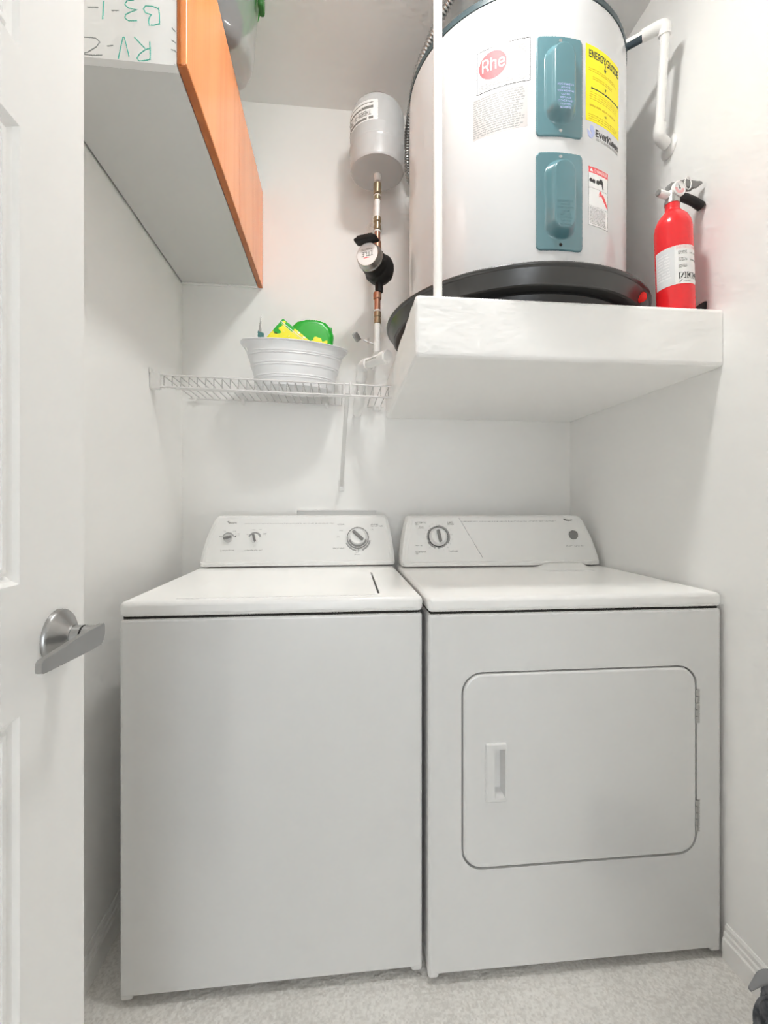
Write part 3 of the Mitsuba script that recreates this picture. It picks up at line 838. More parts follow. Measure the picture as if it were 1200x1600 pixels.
hand = [extrude(Polygon([(0.1200, 1.8960), (0.1255, 1.9010), (0.1330, 1.8930), (0.1440, 1.8750), (0.1440, 1.8690), (0.1270, 1.8850)]), 0.0007)]
for a in (150, 135, 120, 170, 195):
    hand.append(extrude(affinity.translate(affinity.rotate(sbox(0, -0.0010, 0.012, 0.0010), a, origin=(0, 0)), 0.1225, 1.8960), 0.0007))
add(dgl + '__hand_picture', hw(cat(hand)), 'print_red', False)
fr2 = cat(grid_rect(0.0780, 0.1440, 1.8630, 1.8636, 0.0006, 12), grid_rect(0.0780, 0.1440, 1.9080, 1.9086, 0.0006, 12), grid_rect(0.0765, 0.0772, 1.815, 1.945, 0.0006, 1),
          grid_rect(0.1448, 0.1455, 1.815, 1.945, 0.0006, 1), grid_rect(0.0765, 0.1455, 1.8150, 1.8157, 0.0006, 12), lines(0.0800, 0.1400, 1.8185, 1.8610, 12, 0.42, 0.0006, seed=21, word=0.008))
add(dgl + '__lettering', hw(fr2), 'print_grey', False)
tag('water_heater', 'large round white water heater with two blue green access panels and labels', 'water heater')

# ---------------------------------------------------------------- expansion tank and the water meter line on the back wall
EX, EY, ER = 0.1390, 1.600, 0.0967
eb = [(0, 2.300), (0.040, 2.299), (ER - 0.012, 2.3005), (ER - 0.004, 2.304), (ER, 2.313), (ER, 2.366), (ER + 0.0022, 2.370), (ER + 0.0022, 2.376), (ER - 0.0012, 2.380), (ER - 0.0012, 2.4085), (ER + 0.0006, 2.4125), (ER, 2.417), (ER, 2.478),
      (ER - 0.003, 2.496), (ER - 0.012, 2.515), (ER - 0.03, 2.534), (0.03, 2.551), (0, 2.555)]
add('expansion_tank__body', lathe(eb, 72, (EX, EY, 0)), 'tank_grey', 40)
ew = lambda m: wrap(m, EX, EY, ER)
lb = add('expansion_tank__label', ew(grid_rect(-0.1500, -0.0060, 2.4150, 2.4830, 0.0004, 24)), 'label_white', False)
for q_ in ((grid_rect(-0.1500, -0.0220, 2.4720, 2.4745, 0.0008, 24), grid_rect(-0.0640, -0.0220, 2.4540, 2.4630, 0.0008, 12), grid_rect(-0.1500, -0.0660, 2.4550, 2.4610, 0.0008, 16),
                          grid_rect(-0.0380, -0.0220, 2.4190, 2.4270, 0.0008, 4), grid_rect(-0.1500, -0.0450, 2.4190, 2.4265, 0.0008, 18))):
    add(lb + '__stripe', ew(q_), 'print_grey', False)
add(lb + '__lettering', ew(text('THERM-X-TROL', 0.0160, -0.0300, 2.4485, 0.0008, bold=True, width=0.110, rot180=True)), 'print_grey', False)
add('expansion_tank__fitting', rod([EX, EY, 2.276], [EX, EY, 2.302], 0.0105, 0.0125, 24), 'pvc')
tag('expansion_tank', 'grey cylindrical expansion tank hanging upside down on the pipe near the back wall', 'expansion tank')

zv = lambda v: 1.115 + (793 - v) * 1.606 / 704.7
pipe = lambda a, b, r_, bev=0.0015: rod([EX, EY, zv(b)], [EX, EY, zv(a)], r_, None, 24, bev)
for key, a, b, r_, m_ in (('coupling', 287, 303.5, 0.0140, 'brass'), ('nipple', 303, 308, 0.0100, 'brass'), ('ring', 304.5, 306.5, 0.0115, 'pvc'), ('coupling', 306.5, 313, 0.0115, 'brass'), ('pipe', 312, 342, 0.0098, 'pvc'),
                          ('coupling', 340, 347.5, 0.0140, 'brass'), ('nipple', 347, 353, 0.0110, 'brass'), ('coupling', 352, 360, 0.0130, 'brass'), ('ring', 360.5, 363.5, 0.0125, 'pvc'), ('pipe', 360, 379, 0.0108, 'copper'),
                          ('coupling', 378, 391, 0.0140, 'copper'), ('coupling', 457.5, 468, 0.0148, 'copper'), ('pipe', 467, 486, 0.0112, 'copper'), ('ring', 484.5, 487.5, 0.0120, 'pvc'), ('coupling', 487.5, 496, 0.0128, 'brass'),
                          ('coupling', 497.5, 506, 0.0126, 'brass'), ('nipple', 495, 498.5, 0.0110, 'brass')):
    add('water_pipe__' + key, pipe(a, b, r_), m_)
zb_ = zv(545)
low = arc_path([(EX, EY, zv(504)), (EX, EY, zb_ - 0.004), (EX - 0.004, YB - 0.001, zb_ - 0.012)], 0.045, 10)
add('water_pipe__elbow', tube(low, 0.0105, 20), 'pvc', 40)
add('water_pipe__elbow', rod([EX, EY, zb_ + 0.028], [EX, EY + 0.004, zb_ - 0.012], 0.0130, 0.0135, 24, 0.002), 'pvc', 40)
add('water_pipe__stub', rod([EX, EY, zv(309.5)], [EX, YB - 0.001, zv(309.5)], 0.009, None, 20), 'pvc', 40)
add('water_pipe__wall_plate', lathe([(0, 0.013), (0.018, 0.012), (0.0275, 0.006), (0.0300, 0.003), (0.0300, 0.0), (0, 0)], 40, (EX + 0.004, YB - 0.0002, 2.214), (0, -1, 0)), 'pvc', 40)
vx = np.array([EX, EY, zb_ + 0.012])
vt = vx + [-0.074, -0.004, 0.026]
add('water_pipe__drain_valve', cat(rod(vx, vx + [-0.050, -0.003, 0.016], 0.0030, None, 12), rod(vx + [-0.034, -0.003, 0.003], vx + [-0.032, -0.003, 0.024], 0.0025, None, 10),
                                  place(rbox(-0.011, 0.011, -0.016, 0.016, -0.003, 0.003, 0.0028, 2), vt, [0.80, 0, 0.60], [0.55, 0.4, -0.733])), 'steel', 40)
part_label('water_pipe__drain_valve', 'small grey drain valve handle')
tag('water_pipe', 'vertical copper and white water pipe with brass couplings below the grey tank', 'pipe')

# water meter in that line
mc = np.array([EX + 0.002, EY - 0.004, zv(421)])
ax = np.array([-0.44, -0.898, 0.0])
bod = lathe([(0, -0.079), (0.0125, -0.079), (0.0140, -0.076), (0.0145, -0.048), (0.030, -0.042), (0.0465, -0.026), (0.0530, 0.0), (0.0515, 0.018), (0.044, 0.034), (0.030, 0.044), (0.0155, 0.050), (0.0145, 0.062), (0, 0.063)], 40, mc + [0.004, 0.0, -0.004])
bar = rod(mc, mc + ax * 0.076, 0.047, 0.044, 40, 0.004)
add('water_meter__body', cat(bod, bar), 'black_rubber', 40)
fc = mc + ax * 0.076
add('water_meter__register', lathe([(0, -0.004), (0.0455, -0.004), (0.0455, 0.000), (0.0430, 0.003), (0.0405, 0.020), (0.0385, 0.0245), (0.0375, 0.0245), (0.0375, 0.023), (0, 0.023)], 48, fc, ax), 'steel', 30)
u_ = np.array([0.898, -0.44, 0.0])
mf = lambda m: place(m, fc + ax * 0.0232, u_, [0, 0, 1])
mfk = add('water_meter__face', mf(extrude(Point(0, 0).buffer(0.0372, quad_segs=16), 0.0008)), 'label_white', False)
add(mfk + '__lettering', mf(tr(cat(text('ITLE', 0.0150, 0.0200, 0.0080, 0.0006, bold=True, width=0.040, rot180=True), lines(-0.022, 0.020, 0.012, 0.019, 2, 0.4, 0.0006, seed=30, word=0.008)), 0, 0, 0.0008)), 'print_grey', False)
add(mfk + '__underline', mf(tr(box(-0.012, 0.008, -0.0125, -0.0105, 0, 0.0006), 0, 0, 0.0008)), 'print_red', False)
flap = rbox(-0.040, 0.040, -0.006, 0.010, 0.0, 0.040, 0.006, 3)
fv = flap.vertices
fv[:, 0] *= np.where(fv[:, 1] > 0.002, 0.72, 1.0)
flap.vertices = fv
add('water_meter__lid', place(flap, fc + ax * 0.012 + [0, 0, 0.043], u_, [0, 0, 1]), 'black_rubber', 40)
tag('water_meter', 'black water meter with a round grey dial and open lid on the wall pipe', 'water meter')

# ---------------------------------------------------------------- white drain pipe from the pan through the shelf to the wall
pA, pB, pC, pD = np.array([0.1560, 1.440, 1.600]), np.array([0.0935, 1.610, 1.606]), np.array([0.0760, 1.650, 1.500]), np.array([0.0740, YB - 0.001, 1.486])
pB = np.array([0.0860, 1.615, 1.622])
pC = np.array([0.0760, 1.655, 1.494])
add('drain_pipe__pipe', tube(np.array([pA + (pA - pB) * 0.05, pB]), 0.0168, 24), 'pvc')
e1 = arc_path([pB + (pA - pB) * 0.28, pB, pB + (pC - pB) * 0.40], 0.030, 8)
add('drain_pipe__elbow', tube(e1, 0.0205, 28), 'pvc', 45)
add('drain_pipe__pipe', tube(np.array([pB + (pC - pB) * 0.2, pC]), 0.0168, 24), 'pvc')
e2 = arc_path([pC + (pB - pC) * 0.34, pC, pC + (pD - pC) * 0.55], 0.034, 8)
add('drain_pipe__elbow', tube(e2, 0.0205, 28), 'pvc', 45)
add('drain_pipe__pipe', tube(np.array([pC + (pD - pC) * 0.3, pD]), 0.0168, 24), 'pvc')
add('drain_pipe__coupling', tube(np.array([pA + (pA - pB) * 0.02, pA + (pB - pA) * 0.16]), 0.0205, 28), 'pvc')
du = (pA - pB) / np.linalg.norm(pA - pB)
dn = np.array([0.0, -0.55, -0.0]) - du * (np.array([0.0, -0.55, 0.0]) @ du)
dn /= np.linalg.norm(dn)
dv_ = np.cross(dn, du)
mkm = text('NSF-pw SCH 40 PVC 1120', 0.0060, 0, -0.003, 0.0006, width=0.080)
mkm.vertices[:, 2] += 0.0166 * np.cos(mkm.vertices[:, 1] / 0.0168)
add('drain_pipe__lettering', place(mkm, pB + du * 0.062, du, dv_), 'print_grey', False)
tag('drain_pipe', 'white plastic drain pipe running from the black pan down through the wire shelf', 'pipe')

# ---------------------------------------------------------------- overflow pipe on the right wall
q0, q1, q2, q3 = np.array([0.7450, 1.2450, 2.4140]), np.array([0.8830, 1.1400, 2.4270]), np.array([0.9050, 1.1930, 2.1640]), np.array([0.9560, 1.2180, 2.1600])
add('overflow_pipe__pipe', rod(q0, q1, 0.0115, None, 24), 'pvc')
add('overflow_pipe__pipe', rod([0.7450, 1.2450, 2.4075], q0 + [0, 0, 0.01], 0.0125, None, 24), 'brass')
add('overflow_pipe__insulation', tube(np.array([q0 + [0, 0, -0.0045], q0 + (q1 - q0) * 0.78 + [0, 0, -0.0045]]), 0.0105, 20), 'foam_grey')
add('overflow_pipe__elbow', tube(arc_path([q1 + (q0 - q1) * 0.32, q1, q1 + (q2 - q1) * 0.10], 0.014, 6), 0.0152, 24), 'pvc', 45)
add('overflow_pipe__pipe', rod(q1 + (q2 - q1) * 0.05, q2, 0.0115, None, 24), 'pvc')
add('overflow_pipe__elbow', tube(arc_path([q2 + (q1 - q2) * 0.12, q2, q2 + (q3 - q2) * 0.65], 0.014, 6), 0.0152, 24), 'pvc', 45)
add('overflow_pipe__pipe', rod(q2 + (q3 - q2) * 0.3, q3, 0.0115, None, 24), 'pvc')
add('overflow_pipe__wall_plate', lathe([(0, 0.012), (0.018, 0.012), (0.0285, 0.005), (0.0310, 0.003), (0.0310, 0), (0, 0)], 40, (XR(1.218) - 0.0003, 1.2180, 2.1600), (-1, 0, 0)), 'pvc', 40)
tag('overflow_pipe', 'thin white plastic pipe with elbows running down the right wall beside the water heater', 'pipe')

# ---------------------------------------------------------------- flexible metal conduit
cp = np.array([(0.362, 1.305, 2.668), (0.3347, 1.33, 2.640), (0.3122, 1.36, 2.618), (0.2885, 1.40, 2.588), (0.2628, 1.45, 2.549), (0.2530, 1.52, 2.518), (0.2525, 1.585, 2.490), (0.2540, 1.65, 2.462), (0.262, 1.70, 2.42), (0.28, 1.725, 2.37)])
from scipy.interpolate import CubicSpline
tt = np.concatenate([[0], np.cumsum(np.linalg.norm(np.diff(cp, axis=0), axis=1))])
s_ = np.linspace(0, tt[-1], 330)
add('metal_conduit', tube(CubicSpline(tt, cp)(s_), 0.0120 + 0.0016 * np.sin(s_ / 0.0092 * 2 * np.pi), 20), 'steel', 60)
tag('metal_conduit', 'ribbed flexible metal conduit behind the water heater by the ceiling', 'conduit')

# ---------------------------------------------------------------- fire extinguisher
FX, FY, FZ = 0.8700, 1.0850, PZ1 + 0.001
fr_ = 0.0428
lean = np.array([-0.038, 0.0, 1.0])
lean /= np.linalg.norm(lean)
fu = np.array([1, 0, 0]) - lean * lean[0]
fu /= np.linalg.norm(fu)
FO = np.array([FX, FY, FZ])
FM = lambda m: place(m, FO, fu, np.cross(lean, fu))
cyl = [(0, 0), (fr_ - 0.003, 0), (fr_, 0.004), (fr_, 0.217), (fr_ - 0.0025, 0.232), (fr_ - 0.009, 0.247), (fr_ - 0.019, 0.259), (0.0185, 0.265), (0.0165, 0.270), (0.0165, 0.288), (0, 0.288)]
add('fire_extinguisher__cylinder', FM(lathe(cyl, 56)), 'red_paint', 40)
fw = lambda m: FM(wrap(tr(arr(m), -0.016, 0), 0, 0, fr_))
for nm, x0, x1, mm in (('label', -0.062, 0.062, 'label_white'),):
    fl = add('fire_extinguisher__label', fw(grid_rect(x0, x1, 0.062, 0.158, 0.0004, 24)), mm, False)
add(fl + '__side_panel', fw(grid_rect(-0.062, -0.012, 0.062, 0.1575, 0.0006, 12)), 'label_grey', False)
add(fl + '__heading', fw(text('INSTRUCTIONS', 0.0072, -0.0090, 0.1485, 0.0008, width=0.058)), 'print_pale_red', False)
add(fl + '__side_print', fw(lines(-0.055, -0.018, 0.078, 0.146, 9, 0.4, 0.0009, seed=41, word=0.014)), 'print_white', False)
add(fl + '__lettering', fw(cat([lines(-0.0040, 0.0180, y - 0.009, y, 3, 0.5, 0.0007, seed=50 + i, word=0.006) for i, y in enumerate((0.1440, 0.1270, 0.1100))] +
                               [text('HOLD UPRIGHT', 0.0034, 0.0240, 0.1360, 0.0007), text('Squeeze', 0.0042, 0.0240, 0.1190, 0.0007), text('KIDDE', 0.0036, 0.0060, 0.0660, 0.0007, width=0.018)])), 'print_grey', False)
ic = []
for i in range(4):
    x = -0.004 + 0.0185 * i
    ic.append(extrude(sbox(x, 0.0740, x + 0.0155, 0.0900).difference(sbox(x + 0.0017, 0.0757, x + 0.0138, 0.0883)), 0.0008))
    ic.append(extrude(affinity.rotate(sbox(x + 0.006, 0.077, x + 0.0090, 0.0875), -25 + 20 * i), 0.0008))
    if i:
        ic.append(extrude(Point(x + 0.006, 0.083).buffer(0.0035), 0.0008))
ic.append(extrude(Polygon([(-0.004, 0.0650), (-0.002, 0.0650), (0.004, 0.0720), (0.0015, 0.0720)]), 0.0008))
for q_ in ic:
    add(fl + '__icon', fw(q_), 'print_dark', False)
# valve head, turned so that its grips point right
HU, HV = np.array([0.97, 0.12, 0.0]), np.array([0, 0, 1.0])
HO = FO + lean * 0.284
HM = lambda m: place(m, HO, HU, HV)
add('fire_extinguisher__valve', HM(cat(place(lathe([(0, 0), (0.0185, 0), (0.0185, 0.008), (0.0165, 0.012), (0.0155, 0.030), (0.012, 0.036), (0, 0.036)], 28), [0, 0, 0], [1, 0, 0], [0, 0, -1]),
                                     rbox(-0.011, 0.020, 0.012, 0.050, -0.008, 0.008, 0.003, 2))), 'steel', 40)
add('fire_extinguisher__nozzle', HM(rod([-0.012, 0.022, 0], [-0.044, 0.025, 0], 0.0095, 0.0085, 20, 0.001)), 'pvc', 40)
add('fire_extinguisher__nozzle_tip', HM(rod([-0.043, 0.025, 0], [-0.046, 0.0252, 0], 0.0087, 0.007, 20)), 'knob_grey', 40)
gz = np.array([0.004, 0.031, 0.0])
GM = lambda m: HM(tr(m, 0.006, 0.033, 0.0115))
gk = add('fire_extinguisher__gauge', GM(lathe([(0, -0.006), (0.0175, -0.006), (0.0190, 0.0), (0.0190, 0.006), (0.0165, 0.008), (0.0155, 0.0055), (0, 0.0055)], 36)), 'pvc', 40)
add(gk + '__dial', GM(tr(extrude(Point(0, 0).buffer(0.0155, quad_segs=12), 0.0006), 0, 0, 0.0056)), 'label_white', False)
add(gk + '__red_zone', GM(tr(ring2d(0.0145, 0.0070, 180, 360, 0.0006, 0, 0.001), 0, 0, 0.0062)), 'print_pale_red', False)
add(gk + '__needle', GM(tr(cat(extrude(affinity.rotate(sbox(-0.0006, 0, 0.0006, 0.012), 20, origin=(0, 0)), 0.0006), extrude(Point(0, 0).buffer(0.0026), 0.0008)), 0, 0, 0.0066)), 'knob_grey', False)
lev = extrude(Polygon([(-0.012, 0.044), (-0.010, 0.050), (0.020, 0.060), (0.034, 0.066), (0.060, 0.066), (0.086, 0.068), (0.088, 0.0645), (0.076, 0.0605), (0.066, 0.052), (0.052, 0.0495), (0.040, 0.050), (0.014, 0.042), (-0.004, 0.034), (-0.012, 0.034)]).buffer(0.001), 0.018)
add('fire_extinguisher__lever', HM(tr(lev, 0, 0, -0.009)), 'knob_grey', 30)
add('fire_extinguisher__grip', HM(tube(arc_path([(0.010, 0.026, 0), (0.035, 0.026, 0), (0.070, 0.020, 0), (0.094, 0.010, 0)], 0.03, 5), np.linspace(0.0105, 0.0115, 14), 20)), 'black_rubber', 45)
add('fire_extinguisher__pull_strap', HM(tube(np.array([(0.040 + 0.010 * math.cos(t), 0.056 + 0.016 * math.sin(t), 0.0105) for t in np.linspace(0, 2 * np.pi, 25)]), 0.0014, 8)), 'pvc', 45)
add('fire_extinguisher__pin', HM(rod([-0.002, 0.046, -0.013], [-0.002, 0.046, 0.013], 0.0026, None, 12)), 'chrome', 40)
tag('fire_extinguisher', 'small red fire extinguisher with a white label standing beside the black pan', 'fire extinguisher')
bk = extrude(Polygon([(0.0, 0.0), (0.034, 0.0), (0.034, 0.040), (0.029, 0.040), (0.002, 0.016)]), 0.02)
bk = cat(place(bk, [XR(1.09) - 0.0345, 1.105, PZ1 + 0.0005], [1, 0, 0], [0, 0, 1]))
add('extinguisher_bracket', bk, 'black_rubber', False)
tag('extinguisher_bracket', 'small black wall bracket behind the red extinguisher', 'bracket')

# ---------------------------------------------------------------- orange wall cabinet
CX, CY0, CZ0, CZ1, CYM = -0.287, 0.895, 1.957, 2.330, 1.362
cx1 = CX - 0.019
add('wall_cabinet__end_panel', cat(box(XL + 0.0005, cx1, CY0, CY0 + 0.016, CZ0, CZ1), box(XL + 0.0005, cx1, YB - 0.017, YB - 0.001, CZ0, CZ1), box(XL + 0.0005, XL + 0.006, CY0 + 0.016, YB - 0.017, CZ0 + 0.02, CZ1)), 'melamine', False)
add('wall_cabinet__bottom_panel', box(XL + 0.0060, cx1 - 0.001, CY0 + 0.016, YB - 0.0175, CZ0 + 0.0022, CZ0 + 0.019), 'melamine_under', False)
add('wall_cabinet__back_strip', box(XL + 0.0004, XL + 0.0060, CY0 + 0.016, YB - 0.0175, CZ0 + 0.012, CZ0 + 0.019), 'gap_dark', False)
add('wall_cabinet__top_panel', box(XL + 0.006, cx1, CY0 + 0.016, YB - 0.017, CZ1 - 0.016, CZ1), 'melamine', False)
for i, (ya, yb_, off) in enumerate(((CY0 - 0.001, CYM - 0.0012, 0.0), (CYM + 0.0012, YB - 0.002, 0.0012))):
    k = add('wall_cabinet__door', rbox(cx1 + 0.001, CX - off, ya, yb_, CZ0 + off + 0.0012, CZ1, 0.0045, 3), 'wood_face', 30)
    add(k + '__bottom_edge', rbox(cx1 + 0.0016, CX - off - 0.0008, ya + 0.001, yb_ - 0.001, CZ0 + off - 0.0006, CZ0 + off + 0.006, 0.0008, 2), 'wood_edge', False)
add('wall_cabinet__front_edge', rbox(cx1 + 0.0012, cx1 + 0.0085, CY0 - 0.0022, CY0 + 0.002, CZ0 + 0.0016, CZ1 - 0.001, 0.001, 2), 'wood_edge', False)
tag('wall_cabinet', 'white wall cabinet with glossy orange wood doors, hung high on the left wall', 'cabinet')
SG = [[(-0.355, 1.9975), (-0.3541, 1.9808), (-0.3544, 1.9631)], [(-0.3544, 1.9847), (-0.3627, 1.9816), (-0.3734, 1.9724), (-0.378, 1.9639), (-0.3743, 1.9588), (-0.3642, 1.9605), (-0.355, 1.9636)],
      [(-0.3633, 1.9838), (-0.3719, 1.9919), (-0.3826, 2.003)], [(-0.4116, 1.9595), (-0.4031, 2.0008), (-0.4006, 2.0011), (-0.3921, 1.9657)],
      [(-0.3386, 2.0632), (-0.3374, 2.0472), (-0.3374, 2.0317)], [(-0.3386, 2.0616), (-0.3504, 2.0651), (-0.3627, 2.0644), (-0.3664, 2.0585), (-0.3627, 2.0515), (-0.3519, 2.0488), (-0.355, 2.0446), (-0.3571, 2.037), (-0.3559, 2.0284), (-0.3473, 2.0293), (-0.338, 2.0332)],
      [(-0.3841, 2.073), (-0.3964, 2.0696), (-0.4, 2.0627), (-0.3933, 2.0571), (-0.378, 2.0549), (-0.3903, 2.0494), (-0.3988, 2.0436), (-0.3994, 2.0371), (-0.3933, 2.033), (-0.378, 2.0347)], [(-0.4373, 2.0649), (-0.4394, 2.0311)]]
SK = [[(-0.4313, 1.9812), (-0.4207, 1.9836)], [(-0.4403, 1.9633), (-0.4569, 1.9613), (-0.4713, 1.9618), (-0.4735, 1.9635), (-0.4659, 1.9662), (-0.4509, 1.9773), (-0.444, 1.9876), (-0.4509, 1.9938), (-0.4614, 1.9946), (-0.4753, 1.9936), (-0.4790, 1.991)],
      [(-0.4237, 2.0489), (-0.4107, 2.0503)], [(-0.4659, 2.0505), (-0.4473, 2.0517)], [(-0.3145, 2.0277), (-0.3023 - 0.006, 2.0212)], [(-0.3150, 2.0046), (-0.3075, 1.9996)], [(-0.3158, 1.9865), (-0.309, 1.985), (-0.3075, 1.982)], [(-0.3102, 1.9591), (-0.3091, 1.9586)]]
ink = lambda S: cat([tube(np.array([(x, CY0 + 0.0002, z) for x, z in q_]), 0.00115, 6) for q_ in S])
for S, m_ in ((SG[0:3], 'ink_green'), (SG[3:4], 'ink_green'), (SG[4:6], 'ink_green'), (SG[6:7], 'ink_green'), (SG[7:8], 'ink_green'), *(([q_], 'ink_grey') for q_ in SK)):
    add('wall_cabinet__end_panel__writing', ink(S), m_, 50)
part_label('wall_cabinet__end_panel__writing', 'upside down green handwritten letter R')

# translucent bucket on top of the cabinet
BX, BY = -0.345, 1.280
shell = lathe([(0, CZ1 + 0.0015), (0.080, CZ1 + 0.0015), (0.098, CZ1 + 0.006), (0.107, CZ1 + 0.018), (0.110, CZ1 + 0.034), (0.125, CZ1 + 0.205)], 72, (BX, BY, 0))
add('plastic_bucket__shell', shell, 'cloudy_plastic', 40)
add('plastic_bucket__lid', lathe([(0, CZ1 + 0.207), (0.12, CZ1 + 0.209), (0.128, CZ1 + 0.208), (0.130, CZ1 + 0.206), (0.130, CZ1 + 0.200), (0.128, CZ1 + 0.199), (0.1265, CZ1 + 0.199), (0.1265, CZ1 + 0.2015), (0, CZ1 + 0.2015)], 72, (BX, BY, 0)), 'green_plastic', 40)
add('plastic_bucket__clasp', rbox(BX + 0.1275, BX + 0.143, BY - 0.035, BY + 0.004, CZ1 + 0.146, CZ1 + 0.202, 0.007, 3), 'dark_green', 40)
tag('plastic_bucket', 'cloudy white plastic bucket with a green lid on top of the orange cabinet', 'bucket')
blob = trimesh.creation.icosphere(5)
bv = blob.vertices
fold = 1 + 0.05 * np.sin(bv[:, 2] * 6 + 7 * np.hypot(bv[:, 0] - 0.6, bv[:, 2] - 0.3)) + 0.06 * (meshkit.fbm(bv * 3, 3, 4) - 0.5)
blob.vertices = bv * fold[:, None] * [0.080, 0.080, 0.060] + [BX + 0.003, BY - 0.008, CZ1 + 0.126]
add('folded_cloth', blob, 'grey_cloth', True)
tag('folded_cloth', 'dark grey folded cloth showing through the bucket on the cabinet', 'cloth')

# ---------------------------------------------------------------- wire shelf
SX0, SX1, SYF, SYB = -0.5585, 0.1780, 1.484, 1.7615
zt_ = lambda x: 1.5215 - 0.0165 * (x + 0.19) / 0.74        # deck height, the shelf sags a little to the right
lip = 0.0345
rail = lambda y, dz, x0=SX0, x1=SX1, r_=0.0030: tube(np.array([(x, y, zt_(x) + dz) for x in np.linspace(x0, x1, 8)]), r_, 10)
add('wire_shelf__rail', rail(SYF, 0.0028), 'wire_vinyl', 45)
add('wire_shelf__rail', rail(SYF - 0.001, -lip, r_=0.0036), 'wire_vinyl', 45)
add('wire_shelf__rail', rail(SYB, -0.0050, x1=0.016), 'wire_vinyl', 45)
add('wire_shelf__rail', rail(SYB, -0.0050, x0=0.112), 'wire_vinyl', 45)
add('wire_shelf__rail', rail(SYF + 0.14, -0.0050, x1=0.030), 'wire_vinyl', 45)
xs = np.arange(SX0 + 0.012, SX1 - 0.004, 0.02545)
for x in xs:
    z = zt_(x)
    y_end = SYB + 0.002
    if 0.035 < x < 0.115:
        y_end = 1.605
    w = arc_path([(x, y_end, z), (x, SYF + 0.001, z), (x, SYF + 0.001, z - lip)], 0.005, 4)
    add('wire_shelf__wire', tube(w, 0.0016, 8), 'wire_grey', 45)
# end bracket on the left wall, brace to the back wall, clips
eb_ = cat(rbox(XL + 0.0005, SX0 + 0.002, SYF - 0.008, SYF + 0.010, zt_(SX0) - lip - 0.008, zt_(SX0) + 0.009, 0.002, 2),
          rbox(XL + 0.0005, XL + 0.006, SYF - 0.016, SYF + 0.010, zt_(SX0) + 0.006, zt_(SX0) + 0.022, 0.002, 2))
add('wire_shelf__end_bracket', eb_, 'wire_vinyl', 30)
bt, bm = np.array([0.0300, SYF - 0.006, zt_(0.03) + 0.006]), np.array([0.0120, YB - 0.004, 1.2280])
bdir = (bm - bt) / np.linalg.norm(bm - bt)
bu = np.array([1.0, 0, 0]) - bdir * bdir[0]
bu /= np.linalg.norm(bu)
brc = rbox(-0.0072, 0.0072, 0.0, np.linalg.norm(bm - bt), -0.003, 0.003, 0.0022, 2)
add('wire_shelf__brace', cat(place(brc, bt + [0, 0, -0.032], bu, bdir), [rbox(0.0300 + s * 0.0105 - 0.003, 0.0300 + s * 0.0105 + 0.003, SYF - 0.008, SYF + 0.006, zt_(0.03) - lip, zt_(0.03) + 0.008, 0.002, 2) for s in (-1, 1)],
                            rbox(0.0010, 0.0230, YB - 0.006, YB - 0.0005, 1.178, 1.222, 0.003, 2)), 'wire_vinyl', 30)
add('wire_shelf__screw', rod([0.0120, YB - 0.0085, 1.196], [0.0120, YB - 0.005, 1.196], 0.0032, None, 14), 'steel')
for x in (-0.535, -0.36, -0.045, 0.142, 0.163):
    add('wire_shelf__wall_clip', cat(rbox(x - 0.006, x + 0.006, YB - 0.018, YB - 0.0005, zt_(x) - 0.016, zt_(x) + 0.002, 0.003, 2), rod([x, YB - 0.016, zt_(x) - 0.013], [x, YB - 0.001, zt_(x) - 0.013], 0.005, None, 14)), 'pvc', 40)
tag('wire_shelf', 'white wire shelf fixed to the back wall between the left wall and the ledge', 'shelf')

# ---------------------------------------------------------------- oval tub on the shelf with what stands in it
TC = np.array([-0.150, 1.622])
ta = math.radians(10)
TZ = zt_(-0.15) + 0.0042
th = np.linspace(0, 2 * np.pi, 96, endpoint=False)


def oval(a, b, z, wave=0.0):
    x, y = a * np.sign(np.cos(th)) * np.abs(np.cos(th)) ** 0.92, b * np.sign(np.sin(th)) * np.abs(np.sin(th)) ** 0.92
    X = TC[0] + x * math.cos(ta) - y * math.sin(ta)
    Y = TC[1] + x * math.sin(ta) + y * math.cos(ta)
    return np.stack([X, Y, z + wave * np.cos(th) ** 4 - 0.002 * (z > TZ + 0.12) * np.cos(th)], 1)


def prof(t):
    a, b = 0.132 + 0.039 * t ** 1.15 + 0.009 * max(0, t - 0.8) / 0.2, 0.080 + 0.024 * t + 0.004 * max(0, t - 0.8) / 0.2
    for c in (0.22, 0.27, 0.50, 0.55, 0.76, 0.81):
        a += 0.0020 * math.exp(-((t - c) / 0.014) ** 2)
        b += 0.0020 * math.exp(-((t - c) / 0.014) ** 2)
    return a, b


TH = 0.140
rings = [oval(0.120, 0.068, TZ), oval(0.129, 0.077, TZ + 0.002)]
for t in np.linspace(0.03, 1.0, 70):
    a, b = prof(t)
    rings.append(oval(a, b, TZ + TH * t, 0.012 * t ** 4))
a, b = prof(1.0)
rings += [oval(a + 0.005, b + 0.005, TZ + TH + 0.001, 0.012), oval(a + 0.007, b + 0.007, TZ + TH + 0.0035, 0.012), oval(a + 0.005, b + 0.005, TZ + TH + 0.006, 0.012), oval(a - 0.001, b - 0.001, TZ + TH + 0.006, 0.012)]
for t in np.linspace(0.98, 0.05, 24):
    a, b = 0.132 + 0.039 * t ** 1.15 + 0.009 * max(0, t - 0.8) / 0.2 - 0.0032, 0.080 + 0.024 * t + 0.004 * max(0, t - 0.8) / 0.2 - 0.0032
    rings.append(oval(a, b, TZ + TH * t, 0.012 * t ** 4))
rings.append(oval(0.118, 0.066, TZ + 0.004))
tb = mani(loft(rings))
